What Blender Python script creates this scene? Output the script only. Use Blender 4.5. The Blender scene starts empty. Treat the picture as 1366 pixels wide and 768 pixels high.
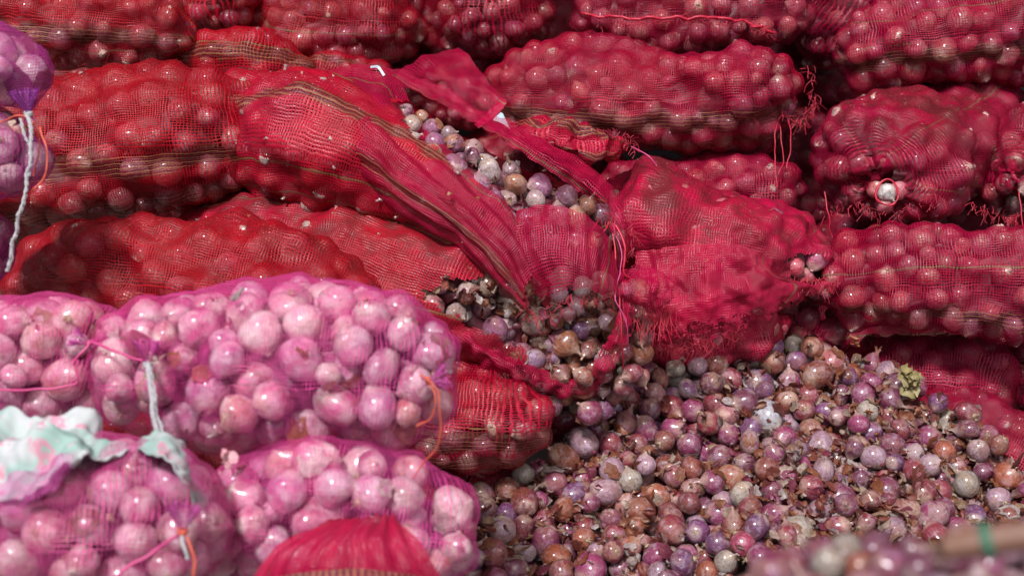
import bpy, math, random
import numpy as np
from mathutils import Vector, Matrix, Quaternion

random.seed(7); rng = np.random.default_rng(7)
sc = bpy.context.scene
col = sc.collection
PI = math.pi

# ------------------------------------------------------------------ camera, world, sun, exposure
FPX = 1877.0                       # focal length in photo pixels (photo 1366 x 768)
PITCH = math.radians(20)
CAM = np.array([0.0, 0.0, 1.10])
cd = bpy.data.cameras.new('camera'); cam = bpy.data.objects.new('camera', cd); col.objects.link(cam)
cam.location = CAM; cam.rotation_euler = (PI/2 - PITCH, 0, 0)
cd.sensor_width = 36; cd.lens = 36*FPX/1366; cd.clip_end = 500; cd.clip_start = .05
cd.dof.use_dof = True; cd.dof.focus_distance = 1.95; cd.dof.aperture_fstop = 4.8
sc.camera = cam
SUN_EL, SUN_AZ = math.radians(56), math.radians(-26)       # sun behind the camera, a little to the left
w = bpy.data.worlds.new('World'); sc.world = w; w.use_nodes = True
nt = w.node_tree; bg = nt.nodes['Background']
sky = nt.nodes.new('ShaderNodeTexSky'); sky.sky_type = 'NISHITA'; sky.sun_disc = False
sky.sun_elevation = SUN_EL; sky.sun_rotation = PI + SUN_AZ; sky.dust_density = 4; sky.air_density = 1
nt.links.new(sky.outputs[0], bg.inputs[0]); bg.inputs[1].default_value = 0.06
sl = bpy.data.lights.new('sun', 'SUN'); sun = bpy.data.objects.new('sun', sl); col.objects.link(sun)
sl.energy = 2.6; sl.angle = math.radians(9); sl.color = (1, .97, .98)
sdir = Vector((math.sin(SUN_AZ)*math.cos(SUN_EL), -math.cos(SUN_AZ)*math.cos(SUN_EL), math.sin(SUN_EL)))
sun.rotation_euler = sdir.to_track_quat('Z', 'Y').to_euler(); sun.location = sdir*6
sc.view_settings.view_transform = 'Standard'; sc.view_settings.look = 'None'
sc.view_settings.exposure = 0.95; sc.view_settings.gamma = 1
sc.cycles.max_bounces = 5; sc.cycles.diffuse_bounces = 3; sc.cycles.glossy_bounces = 2
sc.cycles.transparent_max_bounces = 10; sc.cycles.transmission_bounces = 3
sc.cycles.caustics_reflective = False; sc.cycles.caustics_refractive = False

FWD = np.array([0, math.cos(PITCH), -math.sin(PITCH)]); UPV = np.array([0, math.sin(PITCH), math.cos(PITCH)])
RT = np.array([1.0, 0, 0])
def P(px, py, d):                  # a point of the place seen at photo pixel (px, py), d metres along the view
    return CAM + FWD*d + RT*((px-683)/FPX*d) - UPV*((py-384)/FPX*d)
def proj(p):
    q = np.asarray(p) - CAM; d = q @ FWD
    return np.stack([683 + (q @ RT)/d*FPX, 384 - (q @ UPV)/d*FPX, d], -1)

# ------------------------------------------------------------------ node helpers
class N:
    def __init__(s, name):
        s.m = bpy.data.materials.new(name); s.m.use_nodes = True
        s.t = s.m.node_tree; s.t.nodes.clear()
    def new(s, typ, ins=None, **kw):
        n = s.t.nodes.new(typ)
        for k, v in kw.items(): setattr(n, k, v)
        for k, v in (ins or {}).items(): s.put(n.inputs[k], v)
        return n
    def put(s, sock, v):
        if isinstance(v, bpy.types.NodeSocket): s.t.links.new(v, sock)
        elif isinstance(v, bpy.types.Node): s.t.links.new(v.outputs[0], sock)
        elif isinstance(v, (tuple, list)) and len(v) == 3 and sock.type == 'RGBA': sock.default_value = (*v, 1)
        else: sock.default_value = v
    def math(s, op, a, b=0.0, c=0.0, clamp=False):
        return s.new('ShaderNodeMath', {0: a, 1: b, 2: c}, operation=op, use_clamp=clamp).outputs[0]
    def mix(s, f, a, b, blend='MIX'):
        n = s.new('ShaderNodeMix', data_type='RGBA', blend_type=blend)
        s.put(n.inputs[0], f); s.put(n.inputs[6], a); s.put(n.inputs[7], b); return n.outputs[2]
    def noise(s, vec, scale, detail=3, rough=.55, dist=0.0):
        return s.new('ShaderNodeTexNoise', {'Vector': vec, 'Scale': scale, 'Detail': detail, 'Roughness': rough, 'Distortion': dist}).outputs[0]
    def rng(s, v, a, b, c=0.0, d=1.0, smooth=False):
        return s.new('ShaderNodeMapRange', {0: v, 1: a, 2: b, 3: c, 4: d}, interpolation_type='SMOOTHSTEP' if smooth else 'LINEAR').outputs[0]
    def ramp(s, f, stops, const=False):
        n = s.new('ShaderNodeValToRGB', {0: f}); e = n.color_ramp
        if const: e.interpolation = 'CONSTANT'
        while len(e.elements) < len(stops): e.elements.new(.5)
        for el, (p, c) in zip(e.elements, stops): el.position = p; el.color = (*c, 1)
        return n.outputs[0]
    def vmul(s, v, x): 
        n = s.new('ShaderNodeVectorMath', {0: v, 1: x}, operation='MULTIPLY'); return n.outputs[0]
    def out(s, sh): s.new('ShaderNodeOutputMaterial', {0: sh}); return s.m
    def pr(s, **k):
        n = s.new('ShaderNodeBsdfPrincipled')
        for a, v in k.items(): s.put(n.inputs[a.replace('_', ' ')], v)
        return n
def BSDF_names(): pass

def onion_mat(name, joined=False, paper=.5, rough=.3, pale=0.0, coat=1.0, dirty=.6, papercols=((.20,.085,.045), (.30,.18,.11), (.14,.05,.04), (.34,.28,.23))):
    s = N(name)
    vec = s.new('ShaderNodeAttribute', attribute_name='loc').outputs['Vector']
    if joined:
        base = s.new('ShaderNodeAttribute', attribute_name='tint').outputs['Color']
        rnd = s.new('ShaderNodeAttribute', attribute_name='rnd').outputs['Fac']
    else:
        oi = s.new('ShaderNodeObjectInfo'); base = oi.outputs['Color']; rnd = oi.outputs['Random']
    sh = s.new('ShaderNodeVectorMath', {0: vec, 1: s.new('ShaderNodeCombineXYZ', {0: s.math('MULTIPLY', rnd, 37), 1: s.math('MULTIPLY', rnd, 91), 2: s.math('MULTIPLY', rnd, 53)}).outputs[0]}, operation='ADD').outputs[0]
    sep = s.new('ShaderNodeSeparateXYZ', {0: vec})
    x, y, z = sep.outputs
    rho = s.math('ADD', s.math('SQRT', s.math('ADD', s.math('MULTIPLY', x, x), s.math('MULTIPLY', y, y))), .02)
    ang = s.new('ShaderNodeCombineXYZ', {0: s.math('DIVIDE', x, rho), 1: s.math('DIVIDE', y, rho), 2: s.math('ADD', s.math('MULTIPLY', z, .25), s.math('MULTIPLY', rnd, 70))}).outputs[0]
    streak = s.noise(ang, 9, 3, .6)
    fine = s.noise(ang, 30, 2, .6)
    # living skin
    c = s.mix(s.rng(streak, .35, .7), s.mix(1, base, (.55, .45, .5), 'MULTIPLY'), base)
    c = s.mix(s.rng(fine, .5, .75, 0, .35), c, s.mix(.5, base, (.62, .38, .42)))
    polar = s.rng(s.math('ABSOLUTE', z), .62, 1.05, 0, 1, True)
    c = s.mix(s.math('MULTIPLY', polar, .55), c, (.50, .36, .27))
    if pale: c = s.mix(s.rng(s.noise(sh, 1.3, 2), .35, .65, 0, pale), c, (.84, .70, .74))
    # papery outer layer torn into patches
    n1 = s.noise(sh, 1.1, 5, .62, .6)
    th = s.rng(s.math('FRACT', s.math('MULTIPLY', rnd, 17.3)), 0, 1, .64 - paper*.30, .76 - paper*.16)
    pm = s.rng(s.math('SUBTRACT', n1, th), -.012, .012)
    pc = s.ramp(s.math('FRACT', s.math('MULTIPLY', rnd, 7.7)), [(i/len(papercols), q) for i, q in enumerate(papercols)], True)
    pc = s.mix(s.rng(streak, .3, .7, .0, .6), pc, s.mix(1, pc, (.45, .35, .35), 'MULTIPLY'))
    pc = s.mix(.30, pc, base)
    c = s.mix(s.math('MULTIPLY', pm, .85), c, pc)
    # dirt
    dirt = s.rng(s.noise(sh, 4.0, 6, .72), .54, .66, 0, dirty)
    c = s.mix(dirt, c, (.045, .03, .028))
    rust = s.rng(s.noise(sh, 2.2, 4, .65), .53, .63, 0, dirty*.6)
    c = s.mix(rust, c, s.mix(.5, base, (.30, .10, .045)))
    c = s.mix(s.rng(s.noise(sh, 11, 4, .7), .56, .66, 0, dirty*.35), c, (.40, .32, .28))
    silver = s.rng(s.noise(sh, 1.6, 4, .7), .50, .62, 0, dirty*.7)
    c = s.mix(silver, c, s.mix(.55, base, (.52, .46, .54)))
    hgt = s.math('ADD', s.math('MULTIPLY', streak, .8), s.math('ADD', s.math('MULTIPLY', pm, .4), s.math('MULTIPLY', s.noise(sh, 3.5, 6, .68), 2.0)))
    bump = s.new('ShaderNodeBump', {'Strength': .75, 'Distance': .0016, 'Height': hgt})
    r = s.math('ADD', s.rng(pm, 0, 1, rough, .55), s.rng(s.noise(sh, 5, 5, .7), .35, .65, -.08, .25))
    return s.out(s.pr(Base_Color=c, Roughness=r, Normal=bump.outputs[0], Specular_IOR_Level=.4, Coat_Weight=s.rng(pm, 0, 1, coat, coat*.25), Coat_Roughness=.19))

def paper_mat(name, joined=False, bright=1.0):
    s = N(name)
    if joined: rnd = s.new('ShaderNodeAttribute', attribute_name='rnd').outputs['Fac']
    else: rnd = s.new('ShaderNodeObjectInfo').outputs['Random']
    tc = s.new('ShaderNodeTexCoord').outputs['Object']
    cols = [(.40,.14,.07), (.50,.32,.20), (.30,.08,.06), (.62,.48,.38), (.42,.15,.07), (.34,.07,.12), (.62,.54,.52), (.46,.20,.12), (.20,.06,.05), (.36,.10,.07)]
    cols = [tuple(min(.8, a*bright*.72) for a in c) for c in cols]
    c = s.ramp(rnd, [(i/len(cols), q) for i, q in enumerate(cols)], True)
    n = s.noise(tc, 160 if joined else 3.2, 5, .65)
    n2 = s.noise(s.vmul(tc, (1, 1, .12)), 500 if joined else 14, 3)
    n = s.math('ADD', s.math('MULTIPLY', n, .6), s.math('MULTIPLY', n2, .4))
    c = s.mix(s.rng(n, .40, .62, 0, .85), c, s.mix(1, c, (.42, .30, .30), 'MULTIPLY'))
    c = s.mix(s.rng(n, .42, .34, 0, .6), c, (.60, .48, .42))
    b = s.new('ShaderNodeBump', {'Strength': .7, 'Distance': .0015, 'Height': n})
    p = s.pr(Base_Color=c, Roughness=.42, Normal=b.outputs[0])
    t = s.new('ShaderNodeBsdfTranslucent', {0: c})
    return s.out(s.new('ShaderNodeMixShader', {0: .4, 1: p, 2: t}))

def net_mat(name, c1, c2, pitch, w0, w1, edge=.7, trans=.25, band1=(.02,.02,.018), band2=(.27,.20,.085), rough=.42, dustc=(.11,.018,.018), spec=.5, film=0.0, gold=1):
    """woven plastic net: threads with real gaps between them; attribute ctl = (band, density, dust)"""
    s = N(name)
    uv = s.new('ShaderNodeUVMap', uv_map='UVMap').outputs[0]
    oi = s.new('ShaderNodeObjectInfo'); rnd = oi.outputs['Random']
    tc = s.new('ShaderNodeTexCoord').outputs['Object']
    ctl = s.new('ShaderNodeSeparateColor', {0: s.new('ShaderNodeAttribute', attribute_name='ctl').outputs['Color']})
    band, dens, dust = ctl.outputs
    nd = s.new('ShaderNodeTexNoise', {'Vector': tc, 'Scale': 22, 'Detail': 3}).outputs[1]
    off = s.new('ShaderNodeVectorMath', {0: nd, 1: (.5, .5, .5)}, operation='SUBTRACT').outputs[0]
    off = s.vmul(off, (.009, .009, 0))
    nd2 = s.new('ShaderNodeTexNoise', {'Vector': tc, 'Scale': 150, 'Detail': 2}).outputs[1]
    off2 = s.vmul(s.new('ShaderNodeVectorMath', {0: nd2, 1: (.5, .5, .5)}, operation='SUBTRACT').outputs[0], (pitch*.5, pitch*.5, 0))
    uvd = s.new('ShaderNodeVectorMath', {0: s.new('ShaderNodeVectorMath', {0: uv, 1: off}, operation='ADD').outputs[0], 1: off2}, operation='ADD').outputs[0]
    sp = s.new('ShaderNodeSeparateXYZ', {0: uvd})
    U = s.math('DIVIDE', sp.outputs[0], pitch); V = s.math('DIVIDE', sp.outputs[1], pitch)
    def tri(v): return s.math('MULTIPLY', s.math('ABSOLUTE', s.math('SUBTRACT', s.math('FRACT', v), .5)), 2)
    tU, tV = tri(U), tri(V)
    clump = s.noise(tc, 60, 3)
    wd = s.math('ADD', s.rng(dens, 0, 1, w0, w1), s.rng(clump, .3, .7, -.10, .12))
    wd = s.math('ADD', wd, s.math('MULTIPLY', dust, .25))
    wU = s.math('ADD', wd, s.math('MULTIPLY', band, -.18)); wV = s.math('ADD', wd, s.math('MULTIPLY', band, .10))
    def thr(t, wv): return s.new('ShaderNodeMapRange', {0: t, 1: s.math('SUBTRACT', wv, .12), 2: s.math('ADD', wv, .12), 3: 1.0, 4: 0.0}).outputs[0]
    aU, aV = thr(tU, wU), thr(tV, wV)
    cov = s.math('MAXIMUM', aU, aV)
    if film: cov = s.math('MAXIMUM', cov, s.rng(s.noise(tc, 35, 4), .3, .75, film*.5, film*1.5))
    fac = s.new('ShaderNodeLayerWeight', {0: .5}).outputs['Facing']
    f3 = s.math('MULTIPLY', s.math('POWER', fac, 2.2), edge)
    cov = s.math('ADD', cov, s.math('MULTIPLY', s.math('SUBTRACT', 1.0, cov), f3), clamp=True)
    mixf = s.rng(s.noise(tc, 5, 3), .35, .65, -.25, .25)
    hue = s.new('ShaderNodeSeparateColor', {0: oi.outputs['Color']}).outputs[0]
    c = s.mix(s.math('ADD', hue, mixf, clamp=True), c1, c2)
    # threads vary a little one from the next
    iu, iv = s.math('FLOOR', U), s.math('FLOOR', V)
    wn = s.new('ShaderNodeTexWhiteNoise', {0: s.new('ShaderNodeCombineXYZ', {0: s.math('MULTIPLY', iv, .37), 1: s.math('MULTIPLY', rnd, 9), 2: 0}).outputs[0]}).outputs[0]
    c = s.mix(s.rng(wn, .0, 1.0, .0, .30), c, s.mix(1, c, (.45, .45, .6), 'MULTIPLY'))
    c = s.mix(s.rng(wn, .984, .985, 0, .6*gold), c, band2)
    stripe = s.math('GREATER_THAN', s.math('MODULO', s.math('ABSOLUTE', iv), 2), .5)
    bc = s.mix(stripe, band1, band2)
    bc = s.mix(s.rng(wn, 0, 1, 0, .4), bc, band1)
    c = s.mix(s.math('MULTIPLY', s.math('MULTIPLY', band, aV), .8), c, bc)
    c = s.mix(s.rng(rnd, 0, 1, 0, .35), c, s.mix(1, c, (.45, .4, .5), 'MULTIPLY'))
    # dust and grime ground into the net
    dn = s.math('MAXIMUM', s.rng(s.noise(tc, 30, 6, .7), .40, .62), s.rng(s.noise(tc, 9, 4, .6), .48, .62))
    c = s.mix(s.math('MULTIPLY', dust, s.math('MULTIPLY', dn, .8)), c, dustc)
    c = s.mix(s.math('MULTIPLY', s.rng(s.noise(tc, 110, 4, .7), .64, .70), s.math('ADD', s.math('MULTIPLY', dust, .6), .12)), c, (.40, .27, .16))
    h = s.math('MAXIMUM', s.math('SUBTRACT', 1.0, tU), s.math('SUBTRACT', 1.0, tV))
    b = s.new('ShaderNodeBump', {'Strength': .6, 'Distance': pitch*.35, 'Height': h})
    p = s.pr(Base_Color=c, Roughness=rough, Normal=b.outputs[0], Specular_IOR_Level=spec)
    sh = s.new('ShaderNodeMixShader', {0: trans, 1: p, 2: s.new('ShaderNodeBsdfTranslucent', {0: c})})
    return s.out(s.new('ShaderNodeMixShader', {0: cov, 1: s.new('ShaderNodeBsdfTransparent'), 2: sh}))

def plain(name, c, rough=.6, noise=40, amt=.4, dark=(.5,.5,.5), metallic=0, bump=.4):
    s = N(name); tc = s.new('ShaderNodeTexCoord').outputs['Object']
    n = s.noise(tc, noise, 5)
    cc = s.mix(s.rng(n, .3, .7, 0, amt), c, s.mix(1, c, dark, 'MULTIPLY'))
    b = s.new('ShaderNodeBump', {'Strength': bump, 'Distance': .002, 'Height': n})
    return s.out(s.pr(Base_Color=cc, Roughness=rough, Normal=b.outputs[0], Metallic=metallic))

M = {}
M['onion'] = onion_mat('onion_skin', paper=.62, rough=.26)
M['onion_joined'] = onion_mat('onion_skin_joined', True, paper=.62, rough=.26)
M['onion_red'] = onion_mat('onion_in_red_net', paper=.2, rough=.2, pale=.12, coat=.9, dirty=.14, papercols=((.4,.12,.10), (.5,.25,.2), (.35,.05,.08), (.55,.4,.38)))
M['onion_pink'] = onion_mat('onion_in_pink_net', paper=.3, rough=.24, pale=.5, coat=1.0, dirty=.3, papercols=((.55,.25,.2), (.7,.5,.45), (.6,.2,.3), (.75,.65,.6)))
M['paper'] = paper_mat('dry_skin'); M['paper_joined'] = paper_mat('dry_skin_litter', True)
M['paper_pale'] = paper_mat('pale_dry_skin', False, 1.6); M['rot'] = plain('rotten_skin', (.27,.22,.09), .6, 120, .8); M['paper_pink'] = plain('pink_dry_skin', (.60,.30,.34), .5, 200, .6)
M['net_red'] = net_mat('red_net', (.56,.003,.016), (.44,.002,.050), .0031, .04, .44, edge=.45, spec=.35, rough=.42)
M['net_fine'] = net_mat('red_net_close_weave', (.56,.004,.020), (.52,.003,.058), .0031, .20, .64, edge=.6, spec=.4, rough=.42)
M['net_pink'] = net_mat('pink_net', (.80,.07,.30), (.70,.10,.42), .0026, .0, .19, edge=.62, trans=.12, film=.0, dustc=(.5,.2,.3), gold=0)
M['net_purple'] = net_mat('purple_net', (.55,.05,.30), (.42,.06,.40), .0024, .02, .26, edge=.7, trans=.25, film=.03, dustc=(.3,.1,.3), gold=0)
M['core_pink'] = plain('dark_core_shade_pink', (.20,.02,.09), .5, 45, .8, (.2,.2,.2))  # dark magenta paints shade into the gaps between pink-net onions
M['core'] = plain('dark_core_shade', (.13,.015,.03), .5, 45, .8, (.2,.2,.2))  # crevice shade put into the dark red of the inner mass
M['cord_red'] = plain('red_cord', (.46,.012,.04), .45); M['cord_white'] = plain('white_rope', (.42,.41,.42), .7, 300, .6)
M['cord_pink'] = plain('pink_cord', (.55,.06,.20), .45); M['cord_orange'] = plain('orange_cord', (.55,.09,.05), .45)
M['root'] = plain('dry_root', (.42,.31,.20), .8, 200)
M['ground'] = plain('trodden_concrete', (.17,.15,.135), .85, 6, .6)
M['wall'] = plain('shade_dark_plaster', (.035,.03,.035), .85, 3, .6)  # near-black base puts the shade of the gaps into the colour
M['wood'] = plain('weathered_wood', (.20,.10,.065), .55, 25, .6)
M['green'] = plain('green_twine', (.04,.15,.09), .6)
M['tag'] = plain('pale_plastic', (.38,.46,.54), .4)

# ------------------------------------------------------------------ mesh helpers
def mesh_from(name, V, F, mat=None, smooth=True, uv=None, attrs=None, mats=None, midx=None):
    V = np.asarray(V, np.float32); me = bpy.data.meshes.new(name)
    F = np.asarray(F, np.int32); k = F.shape[1]
    me.vertices.add(len(V)); me.vertices.foreach_set('co', V.ravel())
    me.loops.add(F.size); me.loops.foreach_set('vertex_index', F.ravel())
    me.polygons.add(len(F)); me.polygons.foreach_set('loop_start', np.arange(0, F.size, k, dtype=np.int32))
    me.polygons.foreach_set('loop_total', np.full(len(F), k, np.int32))
    me.update(calc_edges=True)
    if smooth: me.polygons.foreach_set('use_smooth', np.ones(len(F), bool))
    if uv is not None:
        l = me.uv_layers.new(name='UVMap'); l.data.foreach_set('uv', np.asarray(uv, np.float32)[F.ravel()].ravel())
    for nm, (typ, arr) in (attrs or {}).items():
        a = me.attributes.new(nm, typ, 'POINT')
        key = {'FLOAT': 'value', 'FLOAT_VECTOR': 'vector', 'FLOAT_COLOR': 'color'}[typ]
        a.data.foreach_set(key, np.asarray(arr, np.float32).ravel())
    for m in (mats or ([mat] if mat else [])): me.materials.append(m)
    if midx is not None: me.polygons.foreach_set('material_index', np.asarray(midx, np.int32))
    me.validate(); me.update()
    return me
def link(name, me, parent=None, loc=None):
    o = bpy.data.objects.new(name, me); col.objects.link(o)
    if loc is not None: o.location = loc
    if parent is not None: o.parent = parent
    return o
def tag(o, label, cat, group=None):
    o['label'] = label; o['category'] = cat
    if group: o['group'] = group
    return o
def thing(name, label, cat, loc=(0,0,0), group=None):
    return tag(link(name, None, None, loc), label, cat, group)
def grid_faces(nu, nv, wrapv=False):
    i = np.arange(nu-1)[:, None]; j = np.arange(nv if wrapv else nv-1)[None, :]
    j2 = (j+1) % nv
    return np.stack([i*nv+j+0*i, (i+1)*nv+j, (i+1)*nv+j2, i*nv+j2+0*i], -1).reshape(-1, 4)
class WN:      # smooth cheap noise: a sum of random sine waves
    def __init__(s, seed, scale, n=14):
        r = np.random.default_rng(seed); k = r.normal(size=(n, 3)); k /= np.linalg.norm(k, axis=1)[:, None]
        s.k = k*(scale*2*PI*r.uniform(.55, 1.6, n))[:, None]; s.p = r.uniform(0, 2*PI, n); s.n = n
    def __call__(s, X): return np.sin(np.asarray(X) @ s.k.T + s.p).sum(-1)/math.sqrt(s.n/2)/1.6
def crom(pts, n):
    pts = np.asarray(pts, float)
    if len(pts) == 2: t = np.linspace(0, 1, n)[:, None]; return pts[0]*(1-t)+pts[1]*t
    q = np.vstack([2*pts[0]-pts[1], pts, 2*pts[-1]-pts[-2]])
    t = np.linspace(0, len(pts)-1, n); i = np.minimum(t.astype(int), len(pts)-2); f = (t-i)[:, None]
    a, b, c, d = q[i], q[i+1], q[i+2], q[i+3]
    return .5*((2*b)+(-a+c)*f+(2*a-5*b+4*c-d)*f*f+(-a+3*b-3*c+d)*f**3)
def tube(path, r, seg=7, twist=0.0, sub=0, jit=0.0):
    """tube along a path; r a number or list"""
    p = np.asarray(path, float)
    if sub: p = crom(p, sub)
    n = len(p); r = np.interp(np.linspace(0, 1, n), np.linspace(0, 1, len(np.atleast_1d(r))), np.atleast_1d(r))
    T = np.gradient(p, axis=0); T /= np.linalg.norm(T, axis=1)[:, None]+1e-9
    ref = np.array([.13, .2, .97]); A = np.cross(T, ref); A /= np.linalg.norm(A, axis=1)[:, None]+1e-9
    B = np.cross(T, A); ph = np.linspace(0, 2*PI, seg, endpoint=False)[None, :]+np.arange(n)[:, None]*twist
    R = r[:, None]*(1+jit*np.cos(ph*2-np.arange(n)[:, None]*twist*2.0))
    V = p[:, None]+A[:, None]*(np.cos(ph)*R)[..., None]+B[:, None]*(np.sin(ph)*R)[..., None]
    return V.reshape(-1, 3), grid_faces(n, seg, True)
def join(parts):
    Vs, Fs, o = [], [], 0
    for V, F in parts: Vs.append(V); Fs.append(np.asarray(F)+o); o += len(V)
    return np.vstack(Vs), np.vstack(Fs)
def cord(name, pts, r, mat, parent=None, n=30, wig=.0015, strands=1, seed=0):
    """a string through photo points (px,py,d)"""
    p = crom([P(*q) for q in pts], n); g = WN(seed+5, 30); g2 = WN(seed+6, 30)
    p = p + np.stack([g(p), g2(p), g(p+1)], -1)*wig
    if strands == 1: V, F = tube(p, r, 6)
    else:
        ps = []
        for k in range(strands):
            a = 2*PI*k/strands+np.arange(n)*.8
            q = p+RT*(np.cos(a)*r*.8)[:, None]+FWD*(np.sin(a)*r*.8)[:, None]
            ps.append(tube(q, r*.75, 6))
        V, F = join(ps)
    return link(name, mesh_from(name, V, F, mat), parent)

# ------------------------------------------------------------------ onions
def onion_mesh(kind, seed, seg=20, rings=14, mat=None, nk=1.0):
    """unit shallot: body radius about 1; kind changes height, neck and lobes"""
    r = random.Random(seed); H = {'round': .96, 'flat': .80, 'long': 1.22, 'lobed': .95}[kind]
    neck = (r.uniform(.25, .75) if kind != 'flat' else .3)*nk
    V = []; g = WN(seed, .45); g2 = WN(seed+50, 1.3)
    th = np.linspace(0.0, PI, rings); 
    prof = []
    for t in th:
        rr = math.sin(t)**.92 if 0 < t < PI else 0; z = -math.cos(t)*H
        if z > 0: rr *= 1-.20*(z/H)**2; z *= 1.10
        prof.append([max(rr, .02), z])
    prof[0] = [.05, -H*.97]; prof[1][0] *= .95
    prof[-2][0] = .30; prof[-2][1] = H*1.08
    prof[-1] = [.15, H*1.08+neck*.35]
    prof += [[.10, H*1.08+neck*.65], [.13, H*1.08+neck], [.03, H*1.08+neck*1.05]]
    lean = (r.uniform(-.35, .35), r.uniform(-.35, .35))
    for rr, z in prof:
        for k in range(seg):
            a = 2*PI*k/seg; f = 1+.012*math.sin(a*7+seed)
            if kind == 'lobed': f *= 1+.16*math.cos(2*a)-.04
            x, y = rr*math.cos(a)*f, rr*math.sin(a)*f
            if z > H: x += (z-H)*lean[0]; y += (z-H)*lean[1]; x *= 1+.3*math.sin(a*3+seed)
            V.append((x, y, z))
    V = np.array(V); n = np.linalg.norm(V, axis=1)[:, None]+.01
    V *= 1+(.075*g(V)+.028*g2(V))[:, None]
    F = grid_faces(len(prof), seg, True)
    me = mesh_from('onion_'+kind, V, F, mat, attrs={'loc': ('FLOAT_VECTOR', V)})
    return me
def flap_mesh(seed, mat):
    """a torn, curled piece of dry outer skin that still hugs an onion of radius 1"""
    r = random.Random(seed); nu, nv = 7, 6; V = []
    a0, da = r.uniform(0, 2*PI), r.uniform(.7, 1.5); t0, dt = r.uniform(.3, 1.3), r.uniform(.9, 1.6)
    g = WN(seed, 1.2)
    for i in range(nu):
        for j in range(nv):
            u, v = i/(nu-1), j/(nv-1); jag = r.uniform(-.09, .09)
            t = t0+dt*u+(jag if i in (0, nu-1) else 0); a = a0+da*(v-.5)*(1-.45*abs(u-.5)*2)+(jag*1.5 if j in (0, nv-1) else 0)
            lift = 1.02+.20*max(0, u-.55)**1.2*r.uniform(.8, 1.3)+.16*abs(v-.5)**2*4*r.uniform(.4, 1)
            V.append((lift*math.sin(t)*math.cos(a), lift*math.sin(t)*math.sin(a), -lift*math.cos(t)))
    V = np.array(V); V *= (1+.035*g(V))[:, None]
    return mesh_from('peeling_skin', V, grid_faces(nu, nv), mat)
def neck_mesh(seed, mat):
    """dry twisted neck with frayed tips"""
    r = random.Random(seed); ps = []
    for k in range(r.choice((2, 3, 3))):
        a = r.uniform(0, 2*PI); L = r.uniform(.5, 1.2); dx, dy = math.cos(a)*r.uniform(.1, .5), math.sin(a)*r.uniform(.1, .5)
        pts = [(0, 0, .80), (dx*.15, dy*.15, 1.1), (dx*.5, dy*.5, 1.1+L*.4), (dx*1.2+r.uniform(-.15, .15), dy*1.2, 1.1+L*.8)]
        ps.append(tube(pts, [.24, .13, .10, .03], 5, 0, 6, .3))
    V, F = join(ps)
    return mesh_from('dry_neck', V, F, mat)
def root_mesh(seed):
    r = random.Random(seed); ps = [tube([(0, 0, -.90), (0, 0, -.97), (0, 0, -1.02)], [.20, .17, .05], 9)]
    for k in range(9):
        a = r.uniform(0, 2*PI); d = r.uniform(.1, .4); ps.append(tube([(0, 0, -.95), (math.cos(a)*d*.6, math.sin(a)*d*.6, -1.08), (math.cos(a)*d, math.sin(a)*d, -1.10-r.uniform(0, .15))], [.03, .02, .012], 3))
    V, F = join(ps); return mesh_from('root_tuft', V, F, M['root'])
KINDS = ['round', 'round', 'flat', 'long', 'lobed', 'round', 'long', 'round']
O_LOOSE = [onion_mesh(k, i+1, mat=M['onion']) for i, k in enumerate(KINDS)]
O_RED = [onion_mesh(k, i+21, 16, 10, M['onion_red'], .2) for i, k in enumerate(['round', 'round', 'flat', 'lobed'])]
O_PINK = [onion_mesh(k, i+31, 24, 14, M['onion_pink'], .35) for i, k in enumerate(['round', 'round', 'flat', 'lobed', 'round'])]
FLAPS = [flap_mesh(i+60, M['paper']) for i in range(8)]; FLAPS_P = [flap_mesh(i+60, M['paper_pale']) for i in range(8)]
NECKS = [neck_mesh(i+80, M['paper']) for i in range(5)]; NECKS_P = [neck_mesh(i+80, M['paper_pale']) for i in range(5)]; ROOTS = [root_mesh(i) for i in range(3)]
for m_ in NECKS_P:
    for v_ in m_.vertices: v_.co.z = .8+(v_.co.z-.8)*.4
def tri_count(): return sum(len(m.polygons)*2 for m in bpy.data.meshes)

def rand_quat(r): 
    u = [r.gauss(0, 1) for _ in range(4)]; return Quaternion(u).normalized()
def place_onion(me, c, r, rnd, parent=None, color=(.3,.05,.1), q=None, squash=1.0):
    o = bpy.data.objects.new('onion', me); col.objects.link(o)
    o.rotation_mode = 'QUATERNION'; o.rotation_quaternion = q or rand_quat(rnd)
    o.location = c; o.scale = (r, r, r*squash); o.color = (*color, 1)
    if parent: o.parent = parent
    return o

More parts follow.
